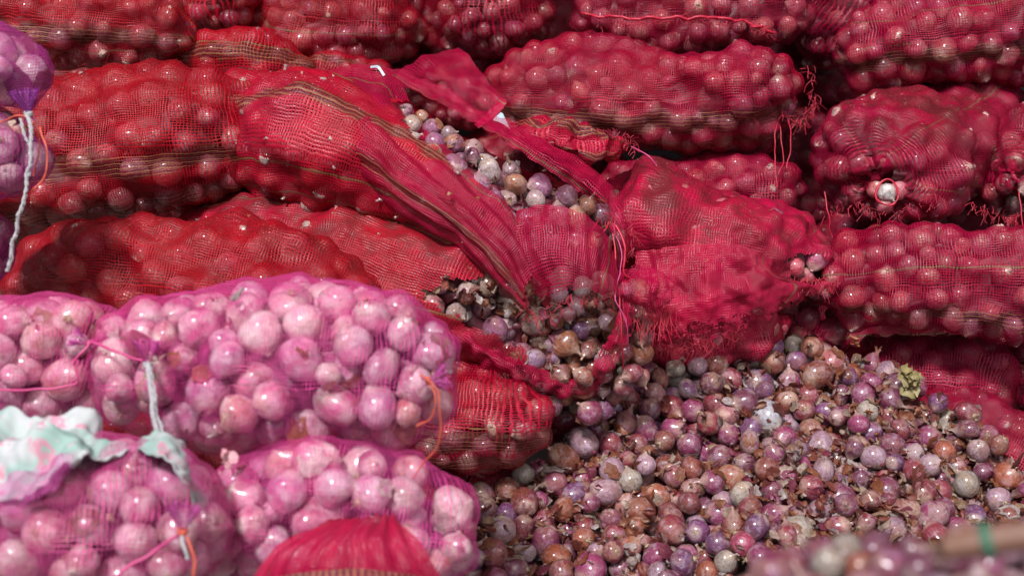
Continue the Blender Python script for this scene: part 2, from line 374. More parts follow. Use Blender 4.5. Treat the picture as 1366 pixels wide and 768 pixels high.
# ------------------------------------------------------------------ a filled net sack
def inpoly(x, y, poly):
    poly = np.asarray(poly, float); c = np.zeros(np.shape(x), bool); j = len(poly)-1
    for i in range(len(poly)):
        xi, yi = poly[i]; xj, yj = poly[j]
        m = ((yi > y) != (yj > y)) & (x < (xj-xi)*(y-yi)/((yj-yi) or 1e-9)+xi); c ^= m; j = i
    return c
RED_COLS = [(.40,.018,.05), (.46,.03,.06), (.30,.012,.06), (.46,.05,.05), (.50,.10,.13), (.36,.02,.10)]
PINK_COLS = [(.50,.06,.18), (.62,.22,.34), (.42,.05,.15), (.56,.16,.15), (.46,.08,.26), (.70,.46,.46), (.52,.20,.34), (.55,.10,.20)]
def sack_surface(pts, depthf, seed, res, caps, lump, flat=0.0):
    q = np.array([list(P(a, b, d))+[rp/FPX*d] for a, b, d, rp in pts])
    c = crom(q, 200); seglen = np.linalg.norm(np.diff(c[:, :3], axis=0), axis=1); s = np.r_[0, np.cumsum(seglen)]; L = s[-1]
    nu = max(16, int(L/res)); rm = c[:, 3].mean(); nv = max(24, int(2*PI*rm*1.05/res))
    # denser rings near the caps
    tt = np.linspace(0, 1, nu); tt = tt - .07*np.sin(2*PI*tt)*(1 if (caps[0] and caps[1]) else .5); tt = np.clip(tt, 0, 1)
    C = np.stack([np.interp(tt*L, s, c[:, k]) for k in range(4)], -1)
    T = np.gradient(C[:, :3], axis=0); T /= np.linalg.norm(T, axis=1)[:, None]+1e-9
    S = np.cross(T, UPV*.6+np.array([0, 0, .4])); S /= np.linalg.norm(S, axis=1)[:, None]
    if (S @ FWD).mean() > 0: S = -S
    U = np.cross(S, T); U /= np.linalg.norm(U, axis=1)[:, None]
    if (U @ UPV).mean() < 0: U = -U
    R = C[:, 3].copy()
    sl_ = tt*L
    for e, cp in enumerate(caps):
        if not cp: continue
        dist = sl_ if e == 0 else L-sl_
        cl = cp*rm; x = np.clip(1-dist/cl, 0, 1); R *= np.maximum((1-x**2.3), 0)**.5*.97+.03
    v = np.linspace(0, 2*PI, nv, endpoint=False)
    cv, sv = np.cos(v), np.sin(v); ex = 2/2.35
    cx = np.sign(cv)*np.abs(cv)**ex; sx = np.sign(sv)*np.abs(sv)**ex
    sx = np.where(sx < 0, sx*(1-flat*.35), sx)
    X = C[:, None, :3]+S[:, None]*(R[:, None]*cx*depthf)[..., None]+U[:, None]*(R[:, None]*sx)[..., None]
    g = WN(seed, 1/(rm*2.6)); g2 = WN(seed+9, 1/(rm*1.1))
    rad = X-C[:, None, :3]
    X = C[:, None, :3]+rad*(1+lump*(.09*g(X)+.04*g2(X)))[..., None]
    UVs = np.stack(np.broadcast_arrays(sl_[:, None], v[None, :]*rm*1.05), -1)
    return X, UVs, R, tt, L, rm
def normals(X, wrap=True):
    du = np.gradient(X, axis=0)
    dv = (np.roll(X, -1, 1)-np.roll(X, 1, 1)) if wrap else np.gradient(X, axis=1)
    n = np.cross(du, dv); n /= np.linalg.norm(n, axis=-1)[..., None]+1e-12
    return n
def pack(X, Nn, r0, rvar, count_limit, layers, seed, mask, tight=.9, inset=.93):
    """dart packing of balls just under a surface"""
    r_ = np.random.default_rng(seed); out_c = np.zeros((0, 3)); out_r = np.zeros(0)
    Xf, Nf, mf = X.reshape(-1, 3), Nn.reshape(-1, 3), mask.ravel()
    idx = np.nonzero(mf)[0]
    if len(idx) == 0: return out_c, out_r, []
    du = np.linalg.norm(np.gradient(X, axis=0), axis=-1).ravel()*np.linalg.norm(np.gradient(X, axis=1), axis=-1).ravel()
    pw = du[idx]; pw = pw/pw.sum(); lay = []
    for L_, dep in enumerate(layers):
        tries = 2600 if L_ == 0 else 1600
        ch = r_.choice(idx, tries, p=pw)
        rr = r0*np.exp(r_.normal(0, rvar, tries)); rr = np.clip(rr, r0*.68, r0*1.32)
        rr[:tries//2] = np.maximum(rr[:tries//2], r0*.95); rr[tries*3//4:] *= .85
        for k, r in zip(ch, rr):
            c = Xf[k]-Nf[k]*(r*inset+dep*r0)+r_.normal(0, r0*.06, 3)
            if len(out_r):
                if (np.linalg.norm(out_c-c, axis=1) < tight*(out_r+r)).any(): continue
            out_c = np.vstack([out_c, c]); out_r = np.r_[out_r, r]; lay.append(L_)
            if len(out_r) >= count_limit: break
    return out_c, out_r, lay
SACKS_BY = {}
def sack(label, pts, *, cat='sack', name='onion_sack', group='red net sacks of onions', net='net_red', r0=.0182, rvar=.17, res=.0046,
         depthf=1.1, caps=(1, 1), seed=1, bands=(), holes=(), dens=.48, dust=.08, dusttop=0.0, sag=.60, taut=12, lump=1.5, layers=(0,),
         meshes=None, cols=None, necks=0, limit=260, fill=1.0, flat=.3, wrinkle=0.0, nofill=False, flaps=0, tight=.9, radial=None):
    dust = dust+random.Random(seed).uniform(-.1, .25)
    X, UVs, R, tt, L, rm = sack_surface(pts, depthf, seed, res, caps, lump, flat)
    Nn = normals(X); ctr = X.mean(axis=1, keepdims=True)
    if ((X-ctr)*Nn).sum(-1).mean() < 0: Nn = -Nn
    nu, nv = X.shape[:2]
    base = X.reshape(-1, 3)[np.argmin(X.reshape(-1, 3)[:, 2])]
    root = thing(name, label, cat, tuple(np.array([ctr[nu//2, 0, 0], ctr[nu//2, 0, 1], base[2]])), group)
    org = np.array(root.location)
    toc = CAM-X; toc /= np.linalg.norm(toc, axis=-1)[..., None]; face = (toc*Nn).sum(-1)
    pj = proj(X); inf = (pj[..., 0] > -70) & (pj[..., 0] < 1436) & (pj[..., 1] > -70) & (pj[..., 1] < 840)
    mask = (face > -.25) & inf & (R[:, None] > r0*.9) 
    if nofill: C_, R_, lay = np.zeros((0, 3)), np.zeros(0), []
    else: C_, R_, lay = pack(X, Nn, r0, rvar, limit, layers, seed, mask, tight)
    # net: a membrane drawn over the onions
    h = np.full((nu, nv), -r0*sag); lim = h.copy()
    for c, r, l in zip(C_, R_, lay):
        if l > 0: continue
        w_ = c-X; b = (w_*Nn).sum(-1); d2 = (w_**2).sum(-1)-b*b; Rr = r*1.05+.0012
        m = d2 < Rr*Rr
        hs = b+np.sqrt(np.maximum(Rr*Rr-d2, 0)); lim = np.where(m & (b > -r0*3), np.maximum(lim, hs), lim)
    lim = np.clip(lim, -r0*sag, r0*.9)
    h = lim.copy()
    for _ in range(taut):
        hp = np.pad(h, ((1, 1), (0, 0)), 'edge')
        av = (hp[:-2]+hp[2:]+np.roll(h, 1, 1)+np.roll(h, -1, 1))/4
        h = np.maximum(lim, av-.00005)
    endf = np.clip(R/(r0*1.2), .05, 1)[:, None]
    Y = X+Nn*(h*endf)[..., None]
    gw = WN(seed+77, 1/.02); gw2 = WN(seed+78, 1/.05)
    Y = Y+Nn*((gw(Y)*.0006+gw2(Y)*.0014)*(1+wrinkle*2))[..., None]
    for (px, py, amp, sp, kf) in (radial or []):      # folds gathered toward a tie
        pj2 = proj(Y); a = np.arctan2(pj2[..., 1]-py, pj2[..., 0]-px); rr = np.hypot(pj2[..., 0]-px, pj2[..., 1]-py)
        wgt = np.exp(-(rr/sp)**1.5)*(face > 0)
        Y = Y+Nn*(np.sin(a*kf+seed)*amp*wgt*np.clip(rr/(sp*.3), 0, 1))[..., None] - Nn*(amp*5*np.exp(-(rr/(sp*.4))**2)*(face > 0))[..., None]
    pj = proj(Y); 
    F = grid_faces(nu, nv, True)
    band = np.zeros((nu, nv))
    vv = np.linspace(0, 1, nv, endpoint=False)[None, :]; gb = WN(seed+3, 4)
    for vc, vw in bands:                       # vc: turn around the sack, 0 faces the viewer, .25 is the top
        dv = np.abs((vv-vc+.5+.012*gb(np.stack([tt*3, tt*0, tt*0], -1))[:, None]) % 1-.5)
        band = np.maximum(band, np.clip((vw-dv)/.006+.5, 0, 1))
    dn = np.clip(dust+dusttop*np.clip(Nn[..., 2]*1.6-.55, 0, 1), 0, 1)
    de = np.clip(dens+.25*dusttop*np.clip(Nn[..., 2]*1.6-.5, 0, 1)+.12*gw2(X*.3), 0, 1)
    ctl = np.stack([band, de, dn, np.ones_like(dn)], -1).reshape(-1, 4)
    Yf = Y.reshape(-1, 3); 
    keep = np.ones(len(F), bool)
    if holes:
        fc = Yf[F].mean(1); pf = proj(fc); ff = face.ravel()[F].mean(1)
        jx = WN(seed+4, 1/.03)(fc)*7; jy = WN(seed+6, 1/.03)(fc)*7
        for hl in holes: keep &= ~(inpoly(pf[:, 0]+jx, pf[:, 1]+jy, hl) & (ff > -.1))
    # faces of zero size at the very ends stay out
    me = mesh_from('net', Yf-org, F[keep], M[net], uv=UVs.reshape(-1, 2), attrs={'ctl': ('FLOAT_COLOR', ctl)})
    me_o = link('net', me, root)
    me_o.color = (float(np.clip((pj[..., 0].mean()-300)/700, 0, 1)), 0, 0, 1)
    rr = random.Random(seed); ms = meshes or O_RED; cs = cols or RED_COLS
    order = 0
    for c, r, l in zip(C_, R_, lay):
        cc = rr.choice(cs); k = rr.uniform(.8, 1.15)
        q = None
        o = place_onion(rr.choice(ms), c-org, r*.93, rr, root, tuple(min(.85, a*k) for a in cc))
        order += 1
        if necks and rr.random() < necks: link('dry_neck', rr.choice(NECKS_P), o)
        if necks and rr.random() < necks: link('root_tuft', ROOTS[rr.randrange(3)], o)
        if flaps and rr.random() < flaps:
            f = link('peeling_skin', rr.choice(FLAPS_P), o)
    if not nofill:  # lumpy core for the inner onions, added to block light and darken crevices
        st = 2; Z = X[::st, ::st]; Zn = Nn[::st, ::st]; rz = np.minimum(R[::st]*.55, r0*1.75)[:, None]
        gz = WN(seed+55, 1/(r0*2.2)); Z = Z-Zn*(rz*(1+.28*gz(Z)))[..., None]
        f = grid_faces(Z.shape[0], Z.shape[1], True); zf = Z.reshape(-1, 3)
        oc = link('dark_onion_core', mesh_from('dark_onion_core', zf-org, f, M['core_pink' if 'pink' in net or 'purple' in net else 'core'], attrs={'loc': ('FLOAT_VECTOR', (zf-org)/r0)}), root); oc['kind'] = 'stuff'
    SACKS_BY[root.name] = (C_, R_)
    return root, C_, R_
def tie(parent, px, py, d, dirx, diry, size, mat, netm, seed=0, tail=True, tdepth=-.02):
    """gathered neck: cord wound round it and a ruffled tuft of net fanning out. (dirx,diry) = way the tuft points in the photo"""
    org = np.array(parent.location); c = P(px, py, d)
    D = RT*dirx-UPV*diry-FWD*.25; D /= np.linalg.norm(D)
    A = np.cross(D, FWD); A /= np.linalg.norm(A); B = np.cross(D, A)
    n, seg = 12, 44; V = []; g = WN(seed, 60)
    rr = random.Random(seed); ph = [rr.uniform(0, 6.28) for _ in range(4)]
    for i in range(n):
        t = i/(n-1); s = (t-.25)*size*1.9
        r = size*(.16+.9*abs(t-.25)**1.3)
        for k in range(seg):
            a = 2*PI*k/seg; f = 1+(.30*math.sin(9*a+ph[0])+.18*math.sin(14*a+ph[1])+.15*math.sin(4*a+ph[2]))*min(1, .25+abs(t-.25)*1.6)
            if i == n-1: s2 = s+rr.uniform(-.12, .2)*size
            else: s2 = s
            V.append(c-org+D*s2+A*(r*f*math.cos(a))+B*(r*f*math.sin(a)*.7))
    V = np.array(V); F = grid_faces(n, seg, True)
    uv = np.stack([np.repeat(np.arange(n), seg)*size*.15, np.tile(np.arange(seg), n)*.0015], -1)
    ctl = np.tile([0, .8, .1, 1], (len(V), 1))
    link('gathered_neck', mesh_from('gathered_neck', V, F, netm, uv=uv, attrs={'ctl': ('FLOAT_COLOR', ctl)}), parent)
    a = np.linspace(0, 2*PI*3.2, 60); k = size*.21
    pth = c-org+A*(np.cos(a)*k)[:, None]+B*(np.sin(a)*k*.85)[:, None]+D*((np.linspace(-.5, .5, 60))*size*.22)[:, None]
    V, F = tube(pth, .0016, 5); link('tie_cord', mesh_from('tie_cord', V, F, mat), parent)
def child_cord(parent, pts, r, mat, n=30, wig=.0015, strands=1, seed=0, name='loose_cord'):
    o = cord(name, pts, r, mat, None, n, wig, strands, seed); o.parent = parent
    o.location = -Vector(parent.location); return o

# ------------------------------------------------------------------ cloth laid through rows of photo points
def drape_pts(rows, nu, nv):
    R3 = [crom([P(*p) for p in row], nv) for row in rows]
    R3 = np.array(R3); return np.stack([crom(R3[:, j], nu) for j in range(nv)], 1)
def drape(name, rows, mat, *, nu=60, nv=40, seed=1, wr=.002, wr2=.001, ws=.03, bands=(), dens=.6, dust=.2, ragged=(0, 0, 0, 0), parent=None, fold=0.0, foldk=8, thick=0, uvflip=False, jag=1.0):
    X = drape_pts(rows, nu, nv); Nn = normals(X, False)
    if ((CAM-X)*Nn).sum() < 0: Nn = -Nn
    g, g2 = WN(seed, 1/ws), WN(seed+1, 1/(ws*.35))
    u = np.linspace(0, 1, nu)[:, None]; v = np.linspace(0, 1, nv)[None, :]
    X = X+Nn*(g(X)*wr+g2(X)*wr2+fold*np.sin(v*foldk*2*PI+2*np.sin(u*5)))[..., None]
    du = np.linalg.norm(np.diff(X, axis=0), axis=-1).mean(1); dv = np.linalg.norm(np.diff(X, axis=1), axis=-1).mean(0)
    Us = np.r_[0, np.cumsum(du)][:, None]; Vs = np.r_[0, np.cumsum(dv)][None, :]
    UVs = np.stack(np.broadcast_arrays(Us, Vs), -1)
    if uvflip: UVs = UVs[..., ::-1]
    band = np.zeros((nu, nv))
    for vc, vw in bands: band = np.maximum(band, np.clip((vw-np.abs(v-vc))/.02+.5, 0, 1)+0*u)
    ctl = np.stack([band, np.clip(dens+.15*g(X*.7), 0, 1), np.full((nu, nv), dust), np.ones((nu, nv))], -1)
    F = grid_faces(nu, nv)
    uc = np.repeat((np.arange(nu-1)+.5)/(nu-1), nv-1); vc_ = np.tile((np.arange(nv-1)+.5)/(nv-1), nu-1)
    gr = WN(seed+3, 1/.012); fc = X.reshape(-1, 3)[F].mean(1); j = (gr(fc)+.5*np.random.default_rng(seed).normal(size=len(fc)))*.5+.5
    keep = np.ones(len(F), bool)
    for k, amt in enumerate(ragged):
        if amt: keep &= ([uc, 1-uc, vc_, 1-vc_][k] > amt*np.clip(j, 0, 1))
    org = np.array(parent.location) if parent is not None else X.reshape(-1, 3).mean(0)
    me = mesh_from(name, X.reshape(-1, 3)-org, F[keep], mat, uv=UVs.reshape(-1, 2), attrs={'ctl': ('FLOAT_COLOR', ctl.reshape(-1, 4))})
    o = link(name, me, parent, None if parent is not None else org)
    if thick:
        md = o.modifiers.new('thickness', 'SOLIDIFY'); md.thickness = thick
    return o
def fringe(parent, pts, n, length, mat, seed=0, r=.0004, dirn=(0, 1), spread=.7, name='frayed_threads'):
    """loose threads hanging from a torn edge, one part that nobody could count"""
    rr = random.Random(seed); e = crom([P(*p) for p in pts], 60); ps = []
    for k in range(n):
        a = e[rr.randrange(60)]; L = length*rr.uniform(.15, 1.0)**1.4
        D = RT*(dirn[0]+rr.gauss(0, spread))-UPV*(dirn[1]+rr.gauss(0, spread))-FWD*rr.uniform(0, .4); D /= np.linalg.norm(D)
        a = a+RT*rr.gauss(0, .004)+UPV*rr.gauss(0, .004); m = a+D*L*.5+RT*rr.gauss(0, L*.12); b = a+D*L+np.array([0, 0, -L*.2])+RT*rr.gauss(0, L*.2)
        ps.append(tube([a, m, b], r*rr.uniform(.7, 1.5), 3, 0, 6))
    V, F = join(ps); org = np.array(parent.location) if parent is not None else np.zeros(3)
    o = link(name, mesh_from(name, V-org, F, mat), parent); o['kind'] = 'stuff'; return o

# ================================================================== SETTING
def quad(name, V, F, mat, kind='structure'):
    o = link(name, mesh_from(name, V, F, mat, smooth=False)); o['kind'] = kind; return o
quad('ground', [(-60,-60,0), (60,-60,0), (60,60,0), (-60,60,0)], [(0,1,2,3)], M['ground'])
wl = quad('wall', [(-6,3.05,0), (6,3.05,0), (6,3.05,3), (-6,3.05,3), (-6,3.25,0), (6,3.25,0), (6,3.25,3), (-6,3.25,3)],
          [(0,1,2,3), (5,4,7,6), (3,2,6,7), (1,5,6,2), (4,0,3,7)], M['wall'])

# unseen corrugated sheet added over the stack to keep the sun off the upper rows
rz, ry0, ry1 = 1.85, 1.80, 3.30
xs = np.linspace(-3.2, 3.2, 240); zc = .012*np.sin(xs*2*PI/.075)
V_ = np.vstack([np.stack([xs, xs*0+ry0, rz+zc], -1), np.stack([xs, xs*0+ry1, rz+.35+zc], -1)]); i_ = np.arange(239)
added_shade_roof = link('added_shade_roof', mesh_from('added_shade_roof', V_, np.stack([i_, i_+1, i_+241, i_+240], -1), M['wall'])); added_shade_roof['kind'] = 'structure'
# ================================================================== RED SACKS, back rows first
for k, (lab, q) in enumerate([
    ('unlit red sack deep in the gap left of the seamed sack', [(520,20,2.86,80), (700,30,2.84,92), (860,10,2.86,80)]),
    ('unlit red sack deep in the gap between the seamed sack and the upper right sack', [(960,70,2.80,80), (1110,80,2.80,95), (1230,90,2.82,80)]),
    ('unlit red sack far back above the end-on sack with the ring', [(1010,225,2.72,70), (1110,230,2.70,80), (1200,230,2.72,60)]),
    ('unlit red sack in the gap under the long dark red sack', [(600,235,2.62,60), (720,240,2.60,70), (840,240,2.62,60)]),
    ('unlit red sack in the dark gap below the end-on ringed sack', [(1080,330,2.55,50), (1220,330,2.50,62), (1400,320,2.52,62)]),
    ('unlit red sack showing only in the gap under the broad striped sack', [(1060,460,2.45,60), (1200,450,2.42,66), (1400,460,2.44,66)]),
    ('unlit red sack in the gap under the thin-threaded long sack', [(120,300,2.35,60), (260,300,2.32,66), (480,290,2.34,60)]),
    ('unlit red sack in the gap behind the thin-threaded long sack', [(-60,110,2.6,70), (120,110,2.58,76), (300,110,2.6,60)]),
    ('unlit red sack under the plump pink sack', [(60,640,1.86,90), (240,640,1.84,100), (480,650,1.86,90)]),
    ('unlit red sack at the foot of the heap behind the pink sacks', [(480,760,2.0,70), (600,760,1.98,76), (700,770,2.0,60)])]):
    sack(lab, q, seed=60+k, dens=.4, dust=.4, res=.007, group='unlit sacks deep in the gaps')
B1 = [(.93, .028)]; B2 = [(.96, .03), (.86, .004), (.80, .02)]
s1 = sack('red net sack with an olive stripe in the corner above the purple net sack', [(-110,22,2.25,60), (60,30,2.25,62), (180,38,2.25,56), (262,48,2.25,40)], seed=11, bands=[(.965,.030)], dens=.55, dusttop=.3)[0]
sB = sack('stubby red sack end with bright striped fold, wedged above the thin-threaded long sack', [(225,98,2.36,34), (300,92,2.30,52), (360,98,2.3,48), (405,112,2.36,30)], seed=12, bands=[(.06,.03), (.93,.035)], dens=.8)[0]
sB2 = sack('small dark red sack end peeping over the peak of the torn sack', [(385,110,2.5,26), (450,102,2.42,34), (530,112,2.42,26)], seed=13, bands=[(.10,.03)], dens=.6)[0]
sC1 = sack('shadowed red sack end with pale glints at the top edge beside the striped corner sack', [(235,-5,2.52,46), (290,5,2.42,48), (345,-8,2.45,40)], seed=14, dens=.5)[0]
sC = sack('dark red net sack sloping down in shade behind the torn sack', [(330,-15,2.55,60), (420,22,2.48,66), (500,34,2.46,62), (572,30,2.5,44)], seed=15, dens=.5)[0]
sD = sack('dark round red sack end at the top edge, left of the seamed sack', [(560,8,2.62,52), (650,18,2.46,66), (735,6,2.48,52)], seed=16, dens=.35)[0]
sDb = sack('deeply shadowed sack lying below the round sack end', [(520,95,2.60,50), (620,118,2.56,54), (700,130,2.6,40)], seed=17, dens=.3)[0]
sE = sack('red net sack at the top edge with a frayed seam running along it', [(765,18,2.36,50), (850,22,2.33,58), (980,14,2.33,60), (1082,0,2.36,46)], seed=18, dens=.5)[0]
sF2 = sack('purplish sack end in the dark notch between the two upper right sacks', [(1060,-10,2.62,50), (1120,30,2.52,58), (1160,60,2.55,44)], seed=19, dens=.5, net='net_red')[0]
sF = sack('long dark red sack with grey stripe and frayed tied end below the seamed sack', [(640,128,2.36,52), (740,132,2.32,72), (870,138,2.28,78), (990,132,2.26,76), (1062,122,2.28,56)], seed=20, bands=[(.95,.030), (.86,.022)], dens=.5, radial=[(1070,165,.003,60,11)])[0]
sG = sack('plump red sack with a pale stripe in the upper right corner', [(1112,78,2.30,50), (1200,62,2.26,70), (1320,48,2.26,76), (1470,40,2.3,70)], seed=21, bands=[(.95,.028)], dens=.5)[0]
sMid = sack('narrow red sack between the long frayed-end sack and the dusty torn sack', [(790,262,2.30,40), (900,262,2.26,54), (1010,258,2.24,50), (1070,262,2.26,36)], seed=22, dens=.5)[0]
sH = sack('red sack lying end-on, mouth drawn into a ring round a white onion', [(1290,172,2.50,84), (1245,198,2.32,92), (1195,218,2.14,90), (1165,228,2.05,78)], seed=23, dens=.5, dusttop=.9, depthf=1.25,
          holes=[[(1168,248), (1184,240), (1197,250), (1193,268), (1178,272), (1168,262)], [(1122,262),(1140,258),(1142,272),(1126,276)]], radial=[(1182,258,.004,75,15)])[0]
sI = sack('red sack end at the frame edge beside the ringed sack', [(1420,190,2.40,70), (1375,222,2.22,82), (1345,232,2.12,74)], seed=24, dens=.5, dusttop=.5, depthf=1.2, radial=[(1350,280,.003,50,13)])[0]
sJ = sack('broad red sack with a dark stripe along its foot, resting right of the loose heap', [(1080,392,2.12,46), (1150,378,2.08,66), (1260,372,2.04,74), (1400,376,2.04,76), (1500,380,2.06,70)], seed=25, bands=[(.915,.026)], dens=.55, radial=[(1080,400,.003,60,11)])[0]
sK = sack('slack red sack half under the heap, below the broad sack with the dark foot stripe', [(1120,500,2.22,38), (1200,498,2.16,52), (1290,506,2.14,58), (1350,530,2.16,40)], seed=26, dens=.6)[0]
sK2 = sack('red sack end cut by the frame, beside the slack sack', [(1318,498,2.22,40), (1380,500,2.16,56), (1480,505,2.2,60)], seed=27, dens=.55, bands=[(.06,.02)])[0]
sK3 = sack('flat dusty red sack lying down the far side of the heap', [(1225,520,2.10,30), (1290,566,2.08,50), (1380,620,2.05,54), (1480,690,2.05,56)], seed=28, dens=.45, dust=.6, sag=.45, taut=18, bands=[])[0]
# dusty torn sack in the middle
sL = sack('wide dusty red sack with a sagging flat top and torn lower edge, above the heap',
          [(790,338,2.18,64), (850,322,2.14,86), (940,318,2.10,82), (1040,336,2.07,62), (1118,354,2.05,36)], seed=29, net='net_fine', dens=.55, dust=.65, dusttop=.6, sag=.4, taut=24, lump=2.0, wrinkle=1.2, depthf=1.4,
          holes=[[(1045,348), (1070,338), (1092,345), (1122,338), (1130,372), (1095,378), (1065,376), (1052,362)]], flaps=.2)[0]
sL2 = sack('crushed red sack under the dusty one, spilling onto the heap', [(820,440,2.14,34), (890,452,2.08,48), (970,448,2.06,44), (1050,430,2.08,30)], seed=30, net='net_fine', dens=.5, dust=.5, lump=1.6, wrinkle=1.5)[0]
sL3 = sack('dark onion sack in the gap behind the heap crest', [(1000,428,2.20,34), (1070,440,2.16,42), (1130,460,2.16,34)], seed=31, dens=.3)[0]
# left rows
sN = sack('long red sack with thin gold and black threads, lying behind the purple net sack', [(-60,236,2.02,112), (60,212,1.98,116), (180,197,1.96,108), (300,188,1.96,92), (384,186,2.0,66)], seed=32, bands=[(.975,.020), (.90,.003), (.865,.022), (.80,.01)], dens=.55, dusttop=.5, dust=.08, sag=.42, taut=12, lump=.5, r0=.0205)[0]
sQ = sack('low red sack whose coarse net hugs big onions, just above the pink sacks', [(10,388,1.86,40), (110,366,1.82,70), (240,372,1.78,84), (380,398,1.76,84), (500,440,1.76,74)], seed=33, dens=.55, dusttop=.5, dust=.15, r0=.0205, sag=.45)[0]
sR = sack('flattened red sack slit open at its right end, dry onions tumbling from the slit',
          [(230,340,2.02,56), (370,340,1.96,78), (490,352,1.93,88), (610,398,1.90,84), (720,455,1.92,62), (800,480,1.98,38)], seed=34, res=.0033, net='net_fine', dens=.5, dust=.45, dusttop=.6, sag=.32, taut=30, depthf=1.25,
          holes=[[(560,392), (600,372), (640,368), (680,372), (722,402), (790,402), (812,420), (808,470), (790,505), (745,500), (700,470), (640,438), (590,418)]],
          meshes=O_LOOSE, cols=[(.30,.10,.14), (.42,.17,.09), (.36,.26,.20), (.26,.08,.17), (.40,.30,.26), (.38,.09,.10)], flaps=.9, layers=(0, .9, 1.7), r0=.0155, rvar=.2)[0]
sS = sack('red plaid-striped sack pinched between the pink sack and the heap', [(520,545,1.96,58), (600,556,1.88,72), (668,560,1.86,68), (705,560,1.9,46)], seed=35, dens=.55, bands=[(.97,.035), (.88,.03), (.80,.02)])[0]
sS2 = sack('red sack bottom half buried at the foot of the heap', [(540,680,2.0,40), (620,668,1.93,52), (700,640,1.95,34)], seed=36, dens=.55, dust=.5)[0]
sS3 = sack('shaded torn sack remnant under the slit sack', [(690,548,2.06,40), (750,545,2.02,48), (815,520,2.04,36)], seed=37, dens=.3, dust=.3, holes=[[(735,500),(790,520),(780,560),(742,548)]])[0]

# the big torn sack, its mouth ripped open
sO = sack('torn red sack ripped open lengthwise, bright onions showing in the rip',
          [(270,180,2.02,60), (350,190,1.97,88), (440,195,1.93,104), (520,222,1.91,92), (600,262,1.90,78), (690,282,1.90,60), (770,296,1.93,44), (835,320,1.98,28)], seed=38, res=.0036, net='net_fine', dens=.55, dust=.25, sag=.5, taut=30, depthf=1.1,
          holes=[[(505,84), (560,110), (640,150), (720,196), (800,240), (835,270), (838,335), (800,335), (770,300), (730,290), (680,292), (640,252), (590,212), (545,170)], [(440,275),(560,330),(700,372),(820,372),(840,330),(760,290),(680,300),(600,330),(520,300)]],
          bands=[(.11,.018)], meshes=O_LOOSE, cols=[(.42,.28,.30), (.28,.06,.17), (.48,.20,.10), (.56,.48,.46), (.34,.10,.22), (.52,.38,.30), (.25,.05,.12)], flaps=.8, r0=.0155, layers=(0, .8, 1.6), rvar=.18)[0]
NF = M['net_fine']
nO = drape('net_sheet', [
    [(380,104,2.0), (372,140,1.96), (378,190,1.93), (395,236,1.93), (420,270,1.94)],
    [(508,90,1.98), (480,140,1.84), (475,200,1.80), (492,250,1.82), (520,292,1.86)],
    [(560,165,1.90), (548,205,1.81), (535,245,1.79), (545,280,1.80), (572,318,1.84)],
    [(628,228,1.84), (612,255,1.79), (598,285,1.775), (605,312,1.79), (625,348,1.82)],
    [(695,292,1.81), (680,315,1.78), (662,340,1.765), (660,365,1.78), (668,388,1.81)],
    [(722,350,1.80), (712,372,1.78), (700,395,1.77), (702,412,1.78), (712,424,1.80)]], NF, nu=150, nv=110, seed=3, wr=.0022, wr2=.0005, ws=.06, fold=.0028, foldk=6,
    bands=[(.55,.05), (.93,.05)], dens=.35, dust=.25, ragged=(.0,.03,.0,0), parent=sO, uvflip=False)
nO2 = drape('torn_net_flap', [
    [(688,280,1.82), (730,272,1.80), (775,284,1.80), (812,318,1.82), (822,352,1.85)],
    [(690,318,1.79), (735,305,1.775), (780,318,1.775), (812,345,1.79), (828,372,1.82)],
    [(700,360,1.78), (735,348,1.765), (775,355,1.765), (805,374,1.775), (830,395,1.80)],
    [(722,402,1.80), (745,392,1.775), (775,385,1.77), (800,396,1.78), (822,402,1.80)]], NF, nu=80, nv=90, seed=5, wr=.0015, wr2=.0003, ws=.06, dens=.35, dust=.1, ragged=(0,.06,0,.03), parent=sO, fold=.001)
nO3 = drape('net_strip', [
    [(508,90,1.975), (512,93,1.97), (516,98,1.965)],
    [(566,108,1.96), (563,115,1.94), (561,123,1.93)],
    [(640,146,1.93), (634,155,1.90), (628,164,1.89)],
    [(715,182,1.90), (706,194,1.86), (697,206,1.85)],
    [(782,220,1.88), (771,234,1.84), (759,247,1.84)],
    [(825,258,1.87), (813,269,1.83), (801,280,1.84)],
    [(842,305,1.86), (828,312,1.83), (815,322,1.85)],
    [(843,345,1.87), (832,352,1.85), (822,360,1.86)]], NF, nu=150, nv=26, seed=6, wr=.0035, wr2=.0008, ws=.04, dens=.12, dust=.1, ragged=(0,.02,0,.05), parent=sO, fold=.0012, foldk=2)
nO4 = drape('net_edge_hem', [[(494,88,1.962), (505,88,1.956), (514,100,1.952)], [(494,91,1.961), (503,91,1.955), (511,102,1.951)]], M['tag'], nu=4, nv=16, seed=7, wr=.0005, wr2=.0003, parent=sO)
nO5 = drape('woven_cuff', [
    [(822,362,1.85), (862,358,1.83), (900,368,1.84)], [(820,380,1.82), (866,378,1.80), (906,388,1.82)], [(824,398,1.82), (860,402,1.80), (898,402,1.82)], [(832,412,1.85), (862,424,1.84), (888,412,1.86)]],
    NF, nu=40, nv=50, seed=8, wr=.004, wr2=.001, dens=.35, dust=.0, ragged=(0,.2,0,.1), parent=sO, fold=.001)
nO6 = drape('hanging_shred', [
    [(822,395,1.82), (832,395,1.815), (840,398,1.82)], [(822,425,1.82), (832,428,1.81), (842,430,1.82)], [(808,455,1.83), (820,460,1.82), (832,466,1.83)], [(790,484,1.85), (800,492,1.84), (812,500,1.85)], [(788,505,1.87), (794,512,1.86), (800,516,1.87)]],
    NF, nu=50, nv=16, seed=9, wr=.004, wr2=.001, dens=.4, dust=.1, ragged=(0,.1,.05,.05), parent=sO)
